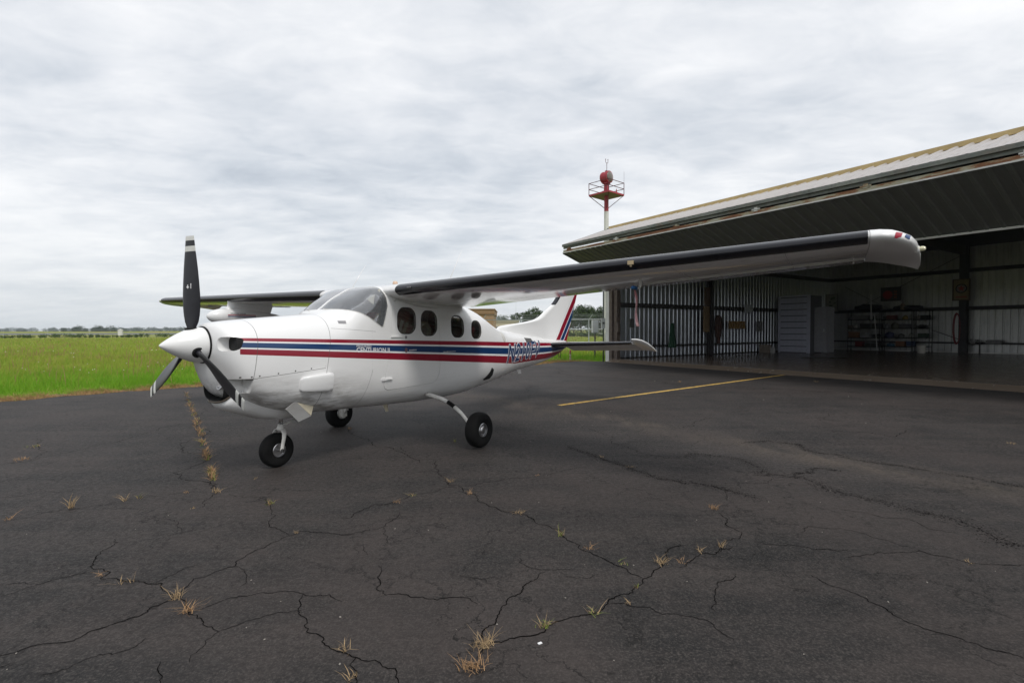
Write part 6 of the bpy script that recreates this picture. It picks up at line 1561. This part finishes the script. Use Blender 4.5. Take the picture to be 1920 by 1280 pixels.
# ---- pitot tube under the left wing, with its streamer
PX, PYY = .48, 3.51
le, te, th = wing_at(PYY)
mb = MB(); mb.tube([(PX-.10, PYY, 1.90), (PX-.10, PYY, 1.84), (PX-.07, PYY, 1.815), (PX+.0, PYY, 1.81), (PX+.10, PYY, 1.81)], [.012, .011, .011, .010, .009], 10); mb.obj('pitot_tube', M['gearwhite'], wingL, smooth=True)
mb = MB(); mb.tube([(PX+.02, PYY, 1.81), (PX+.10, PYY, 1.81), (PX+.125, PYY, 1.808)], [.017, .017, .012], 12)
pcov = mb.obj('pitot_cover', simple('blue_cover', (.01, .09, .25), .6), None, smooth=True)
pcov.parent = None; bpy.context.view_layer.update(); pcov.matrix_world = plane.matrix_world.copy()
tag(pcov, 'blue slip-on cover over the pitot tube under the left wing', 'cover')
def ribbon(name, n=26, ln=.34, w0=.036):
    mb = MB(); vs = []
    for i in range(n+1):
        f_ = i/n; z_ = -ln*f_
        sway = .012*math.sin(f_*5.5)+.035*f_*f_; tw = .5+.5*math.sin(f_*4+.6)*.6
        wv_ = w0*(.45+.55*min(1, f_*6))*(.80+.2*math.sin(f_*7))
        for k in range(3):
            a = (k-1)/2*wv_
            vs.append(Vector((sway + a*math.cos(tw), a*math.sin(tw) + .008*math.sin(f_*11+k), z_)))
    fs = [(i*3+k, i*3+k+1, (i+1)*3+k+1, (i+1)*3+k) for i in range(n) for k in range(2)]
    mb.add(vs, fs); me_ = mb.mesh(name, smooth=True)
    return me_
rm, t_, b_ = newmat('faded_streamer'); co = t_.coord(); X, Y, Z = t_.xyz(co)
b_.inputs['Roughness'].default_value = .8
nn = t_.noise(co, 18, 4)
fade = t_.m('MULTIPLY', t_.m('ABSOLUTE', Z), 7., clamp=True)
cc_ = t_.mix(fade, (.22, .02, .03), (.62, .36, .37))
cc_ = t_.mix(t_.ramp(nn, (.5, 0), (.75, .7)), cc_, (.62, .42, .42))
t_.link(cc_, b_.inputs['Base Color'])
rb = link('streamer', ribbon('streamer'), rm)
md = rb.modifiers.new('s', 'SOLIDIFY'); md.thickness = .002
rb.matrix_world = plane.matrix_world @ Matrix.Translation((PX+.05, PYY, 1.80)) @ Matrix.Rotation(-AYAW, 4, 'Z')
tag(rb, 'faded red remove before flight streamer hanging from the pitot cover', 'streamer')
vs_, fs_ = text_polys('REMOVE BEFORE FLIGHT', .022, 0, 0)
mb = MB()
P = []
for a, b in vs_:
    f_ = (.06+a)/.34; sway = .012*math.sin(f_*5.5)+.035*f_*f_; tw = .5+.5*math.sin(f_*4+.6)*.6; k = (b-.008)
    P.append(Vector((sway + k*math.cos(tw), k*math.sin(tw) + .008*math.sin(f_*11+1) - .004, -(.06+a))))
mb.add(P, fs_); mb.obj('streamer_lettering', simple('streamer_print', (.12, .03, .05), .8), rb)
# ------------------------------------------------------------------ background: fences, trees, buildings
GALV = simple('galvanised', (.42, .45, .46), .45, .5, .1)
def chain_fence(name, pts, h, label, step=3., mesh_=True, mid=None, barb=True, rad=.03, cell=.12, z0=-.07):
    o = empty(name, (0, 0, 0), (0, 0, 0), label, 'fence')
    a, b_ = Vector((*pts[0], z0)), Vector((*pts[-1], z0)); d = b_-a; L_ = d.length; u = d/L_; n = int(L_/step)
    post = MB(); post.tube([(0, 0, 0), (0, 0, h)], rad*1.25, 8)
    if barb: post.bar((0, 0, h-.02), (.22, -.22, h+.30), .03)
    pm = post.mesh('post', angle=40); pm.materials.append(GALV)
    for k in range(n+1): link('post', pm, None, o, loc=tuple(a + u*(k*L_/n)))
    for z_ in ([h-.02] + ([mid] if mid else [])):
        mb = MB(); mb.tube([tuple(a+Vector((0, 0, z_))), tuple(b_+Vector((0, 0, z_)))], rad*1.1, 6); mb.obj('rail', GALV, o, smooth=True)
    if barb:
        mb = MB()
        for f_ in (.3, .65, 1): mb.tube([tuple(a+Vector((.22*f_, -.22*f_, h+.30*f_))), tuple(b_+Vector((.22*f_, -.22*f_, h+.30*f_)))], .006, 4)
        mb.obj('barbed_wire', GALV, o)
    if mesh_:
        V = []; Fq = []; w_ = .0035; nn = int((L_+h)/cell)
        for k in range(nn):
            for sgn in (1, -1):
                s0 = k*cell - (h if sgn > 0 else 0); s1 = s0 + sgn*h if sgn > 0 else s0 - h
                z_a, z_b = 0, h
                # clip to the run
                if s0 < 0: z_a += -s0 if sgn > 0 else 0; 
                if sgn > 0:
                    if s0 < 0: s0 = 0
                    if s1 > L_: z_b -= s1-L_; s1 = L_
                else:
                    if s1 < 0: z_b -= -s1; s1 = 0
                    if s0 > L_: z_a += s0-L_; s0 = L_
                if z_b <= z_a: continue
                p = a+u*s0+Vector((0, 0, z_a)); q = a+u*s1+Vector((0, 0, z_b)); i = len(V)
                V += [p-u*w_, p+u*w_, q+u*w_, q-u*w_]; Fq.append((i, i+1, i+2, i+3))
        me = bpy.data.meshes.new('chain_link'); me.from_pydata([tuple(v) for v in V], [], Fq); ob = link('chain_link', me, GALV, o); ob['kind'] = 'stuff'
    return o
chain_fence('chain_link_fence', ((-2.0, 34.5), (8.6, 33.0)), 2.22, 'chain link fence with barbed wire behind the tail of the aircraft', 3.1, mid=1.55)
chain_fence('perimeter_fence', ((-130, 92), (-18, 150)), 1.75, 'long low wire fence far across the left field', 7., mid=.25, barb=False, rad=.018, cell=.9)
# trees
BARK = simple('bark', (.06, .045, .035), .9)
def leafset(name, hue): return leafmat(name, tuple(v*.62 for v in hue), hue, tuple(v*1.5 for v in hue), .35, .18)
LF = [leafset('oak_leaves', (.050, .085, .024)), leafset('elm_leaves', (.058, .092, .030)), leafset('far_leaves_hazed', (.085, .115, .085)), leafset('scrub_leaves', (.085, .13, .035))]  # the far set has distance haze mixed into its colour
def crown_cloud(cs, n, leaf, r, zsq=1.0):
    """leaf-sized quads clustered in lobes"""
    V = np.zeros((n, 4, 3), np.float32); k = r.integers(0, len(cs), n); C = np.array([c[:3] for c in cs])[k]; Rr = np.array([c[3] for c in cs])[k]
    d = r.normal(size=(n, 3)); d /= np.linalg.norm(d, axis=1)[:, None]; rad = Rr*(.55+.5*r.uniform(0, 1, n)**.5)*(1+.18*r.normal(size=n)); P = C + d*rad[:, None]*np.array([1, 1, .8*zsq])
    nrm = d + .8*r.normal(size=(n, 3)); nrm /= np.linalg.norm(nrm, axis=1)[:, None]
    a = np.cross(nrm, r.normal(size=(n, 3))); a /= np.linalg.norm(a, axis=1)[:, None]; b = np.cross(nrm, a); s_ = (leaf*r.uniform(.5, 1.4, n))[:, None]
    V[:, 0] = P-a*s_; V[:, 1] = P-b*s_*.6; V[:, 2] = P+a*s_; V[:, 3] = P+b*s_*.6
    return V.reshape(-1, 3), np.arange(n*4).reshape(-1, 4)
def tree(x_, y_, h, wd, label, seed, mat_=0, n=3200, name='leafy_tree', open_=0., group=None):
    r = np.random.default_rng(seed); o = empty(name, (x_, y_, -.07), (0, 0, 0), label, 'tree', group)
    mb = MB(); top = h*.6; lean = r.normal(0, .03)*h
    mb.tube([(0, 0, 0), (lean*.3, 0, top*.35), (lean*.7, 0, top*.7), (lean, 0, top)], [h*.028, h*.022, h*.015, h*.006], 8)
    cs = []
    for k in range(9 if not open_ else 7):
        a = r.uniform(0, 2*np.pi); z_ = h*r.uniform(.38, .88); rr_ = wd*.36*math.sqrt(max(.08, 1-((z_/h-.58)/.42)**2))*r.uniform(.3, 1.1)
        cx_, cy_ = math.cos(a)*rr_, math.sin(a)*rr_; cs.append((cx_, cy_, z_, wd*r.uniform(.13, .24)))
        mb.tube([(lean*.5, 0, min(z_*.6, top*.8)), (cx_*.5, cy_*.5, z_*.82), (cx_, cy_, z_)], [h*.010, h*.006, h*.002], 5)
    cs.append((lean, 0, h*.86, wd*.17)); cs.append((0, 0, h*.6, wd*.26))
    mb.obj('trunk', BARK, o, smooth=True)
    V, Fq = crown_cloud(cs, n, h*.022, r); ob = bulk('crown', V, Fq, [LF[mat_]], None, None, kind=None) if False else None
    me = bpy.data.meshes.new('crown'); me.from_pydata(V.tolist(), [], Fq.tolist()); me.materials.append(LF[mat_]); link('crown', me, None, o)
    return o
def TX_(u, Y): return (u-960)/F_PX*Y
GT = 'trees beyond the airfield fence'
tree(TX_(1003, 120), 120, vz(575, 120)+.1, 5.6, 'big round dark tree framed between building and tail fin', 1, 0, group=GT)
tree(TX_(988, 124), 124, vz(582, 124)+.1, 4.2, 'bushy tree just left of the big round tree', 2, 1, group=GT)
tree(TX_(1030, 118), 118, vz(577, 118)+.1, 5.0, 'dark tree half hidden by the tail fin leading edge', 3, 0, group=GT)
tree(TX_(1050, 128), 128, vz(574, 128)+.1, 5.5, 'dark tree seen behind the tail fin', 4, 1, group=GT)
tree(TX_(1090, 115), 115, vz(571, 115)+.1, 6.6, 'tallest dense tree between tail fin and hangar', 5, 0, 4200, group=GT)
tree(TX_(1108, 122), 122, vz(576, 122)+.1, 5.2, 'dense tree just right of the tallest tree', 6, 1, group=GT)
tree(TX_(1126, 112), 112, vz(573.5, 112)+.1, 5.2, 'dark tree against the hangar corner', 7, 0, group=GT)
tree(TX_(1076, 140), 140, vz(582, 140)+.1, 6.0, 'lower tree right behind the rudder stripes', 8, 1, group=GT)
tree(TX_(968.5, 110), 110, vz(584, 110)+.1, 2.2, 'slim lone tree above the pale building', 9, 0, 900, name='slim_tree', open_=1, group=GT)
tree(TX_(962, 150), 150, vz(588, 150)+.1, 4.8, 'small tree rising behind the slim lone tree', 10, 1, 1800, group=GT)
tree(TX_(948, 170), 170, vz(591, 170)+.1, 7.0, 'low spreading tree behind the pale building', 11, 1, 2200, group=GT)
tree(TX_(933, 175), 175, vz(592, 175)+.1, 7.0, 'low dark tree beside the brown building', 12, 0, 2200, group=GT)
tree(TX_(1145, 130), 130, vz(577, 130)+.1, 6.0, 'dark tree mostly hidden by the hangar post', 14, 0, 1800, group=GT)
# hedge mass under the trees and the far woods
def wood(name, pts, h, label, seed, n, leaf, mat_, depth=8.):
    r = np.random.default_rng(seed); cs = []
    for (x0, y0), (x1, y1) in zip(pts[:-1], pts[1:]):
        L_ = math.hypot(x1-x0, y1-y0); m_ = max(3, int(L_/(h*.32)))
        for k in range(m_):
            f_ = (k+r.uniform(0, 1))/m_; hh = h*(.74+.55*noise.noise(Vector(((x0+(x1-x0)*f_)/(h*9), seed, 0)))+.13*r.normal()); hh = max(h*.5, hh)
            cs.append((x0+(x1-x0)*f_, y0+(y1-y0)*f_+r.uniform(0, depth), hh*.5, hh*.52))
    V, Fq = crown_cloud(cs, n, leaf, r, 1.1); return bulk(name, V, Fq, [LF[mat_]], None, label)
wood('hedge_growth', [(TX_(880, 100), 100), (TX_(1160, 100), 100)], 1.3, 'scrubby undergrowth at the foot of the trees behind the tail', 21, 9000, .12, 1, 10)
wood('distant_wood', [(-900, 760), (-560, 800), (-330, 820)], 8.5, 'far off dark tree line on the left horizon', 22, 22000, .6, 2, 30)
wood('distant_grove', [(TX_(112, 420), 420), (TX_(212, 430), 430)], 6.2, 'rounded grove standing out of the left horizon', 23, 9000, .35, 2, 14)
wood('horizon_wood', [(TX_(215, 900), 900), (TX_(520, 900), 900), (TX_(1000, 700), 700)], 8.5, 'thin hazy tree line behind the propeller', 24, 20000, .6, 2, 30)
wood('far_right_wood', [(TX_(870, 300), 300), (TX_(1200, 260), 260)], 7.0, 'woodland closing the view beyond the tail', 25, 9000, .45, 2, 20)
wood('fence_scrub', [(-125, 90), (-70, 118), (-30, 140)], .85, 'dark shrubs along the far fence in the left field', 26, 14000, .13, 3, 6)
# tarmac band and embankment far left
mb = MB(); mb.add([Vector(v) for v in ((-420, 180, -.05), (-60, 205, -.05), (-75, 330, -.05), (-520, 300, -.05))], [(0, 1, 2, 3)]); tag(mb.obj('far_runway', simple('runway_grey', (.10, .11, .12), .9, var=.2, nscale=.02)), kind='structure')
mb = MB(); 
for (x0, y0, x1, y1, hh) in ((-700, 360, -150, 330, 1.0), (-160, 300, 60, 340, .6)):
    mb.add([Vector((x0, y0, -.07)), Vector((x1, y1, -.07)), Vector((x1, y1+14, hh)), Vector((x0, y0+14, hh)), Vector((x1, y1+28, -.07)), Vector((x0, y0+28, -.07))], [(0, 1, 2, 3), (3, 2, 4, 5)])
tag(mb.obj('field_bank', MG), kind='structure')
# white box sign in the far field
Yw = 150; o = empty('field_marker_box', (TX_(226, Yw), Yw, -.07), (0, 0, .3), 'white equipment hut standing far out in the left field', 'hut')
mb = MB(); mb.box((-.5, -.5, .1), (.5, .5, 1.75)); mb.obj('body', M['trimw'], o)
mb = MB(); mb.add([Vector(v) for v in ((-.62, -.62, 1.75), (.62, -.62, 1.75), (.62, .62, 1.75), (-.62, .62, 1.75), (0, 0, 2.1))], [(0, 1, 4), (1, 2, 4), (2, 3, 4), (3, 0, 4), (3, 2, 1, 0)]); mb.obj('roof', M['trimw'], o)
# brown building and pale building behind the rear fuselage
def building(name, u0, u1, v, Y, dep, wall, roofc, label, windows=(), cap=.0):
    x0, x1 = TX_(u0, Y), TX_(u1, Y); h = vz(v, Y)+.07; o = empty(name, ((x0+x1)/2, Y, -.07), (0, 0, 0), label, 'building'); w_ = x1-x0
    mb = MB(); mb.box((-w_/2, 0, 0), (w_/2, dep, h-cap)); wl = mb.obj('wall', wall, o)
    mb = MB(); mb.box((-w_/2-.12, -.12, h-cap+.003), (w_/2+.12, dep+.12, h)); mb.box((-w_/2-.18, -.18, h), (w_/2+.18, dep+.18, h+.10)); mb.obj('roof', roofc, o)
    for (a, z0_, z1_) in windows:
        mb = MB(); mb.box((a*w_-.5, -.04, z0_), (a*w_+.5, .02, z1_)); f_ = mb.obj('window', M['trimw'], o); mb = MB(); mb.box((a*w_-.42, -.06, z0_+.08), (a*w_+.42, -.042, z1_-.08)); mb.obj('pane', M['dark'], f_)
    return o
BR = simple('brown_block', (.30, .185, .09), .8, var=.12, nscale=1.5)
building('brown_building', 872, 925, 580.5, 52, 9, BR, simple('brown_cap', (.24, .15, .075), .7), 'flat roofed brown building behind the cabin', (), .45)
PB = simple('cream_block', (.52, .46, .34), .8, var=.10, nscale=1.2)
building('cream_building', 900, 972, 600.5, 66, 10, PB, simple('cream_cap', (.50, .46, .38), .7), 'low cream building beyond the brown building', ((-.1, 1.5, 2.0), (.2, 1.5, 2.0)), .2)
o = empty('radio_mast', (TX_(967.5, 70), 70, -.07), (0, 0, 0), 'very thin radio mast rising behind the pale building', 'mast')
mb = MB(); mb.tube([(0, 0, 0), (0, 0, vz(560, 70))], [.05, .02], 6); mb.obj('pole', GALV, o, smooth=True); mb = MB(); mb.box((-.18, -.18, 0), (.18, .18, .35)); mb.obj('base', M['dkmetal'], o)
# thin summer haze over the whole field
mb = MB(); mb.box((-1500, -60, -1.1), (900, 1300, 17.5)); hz_ = mb.obj('haze', None); tag(hz_, kind='stuff')
m = bpy.data.materials.new('haze_air'); m.use_nodes = True; t = NT(m.node_tree); t.n.remove(t.n['Principled BSDF'])
pv = t.node('ShaderNodeVolumePrincipled'); pv.inputs['Color'].default_value = (.80, .87, .95, 1); pv.inputs['Density'].default_value = .00022
t.link(pv.outputs[0], t.n['Material Output'].inputs['Volume']); hz_.data.materials.append(m)
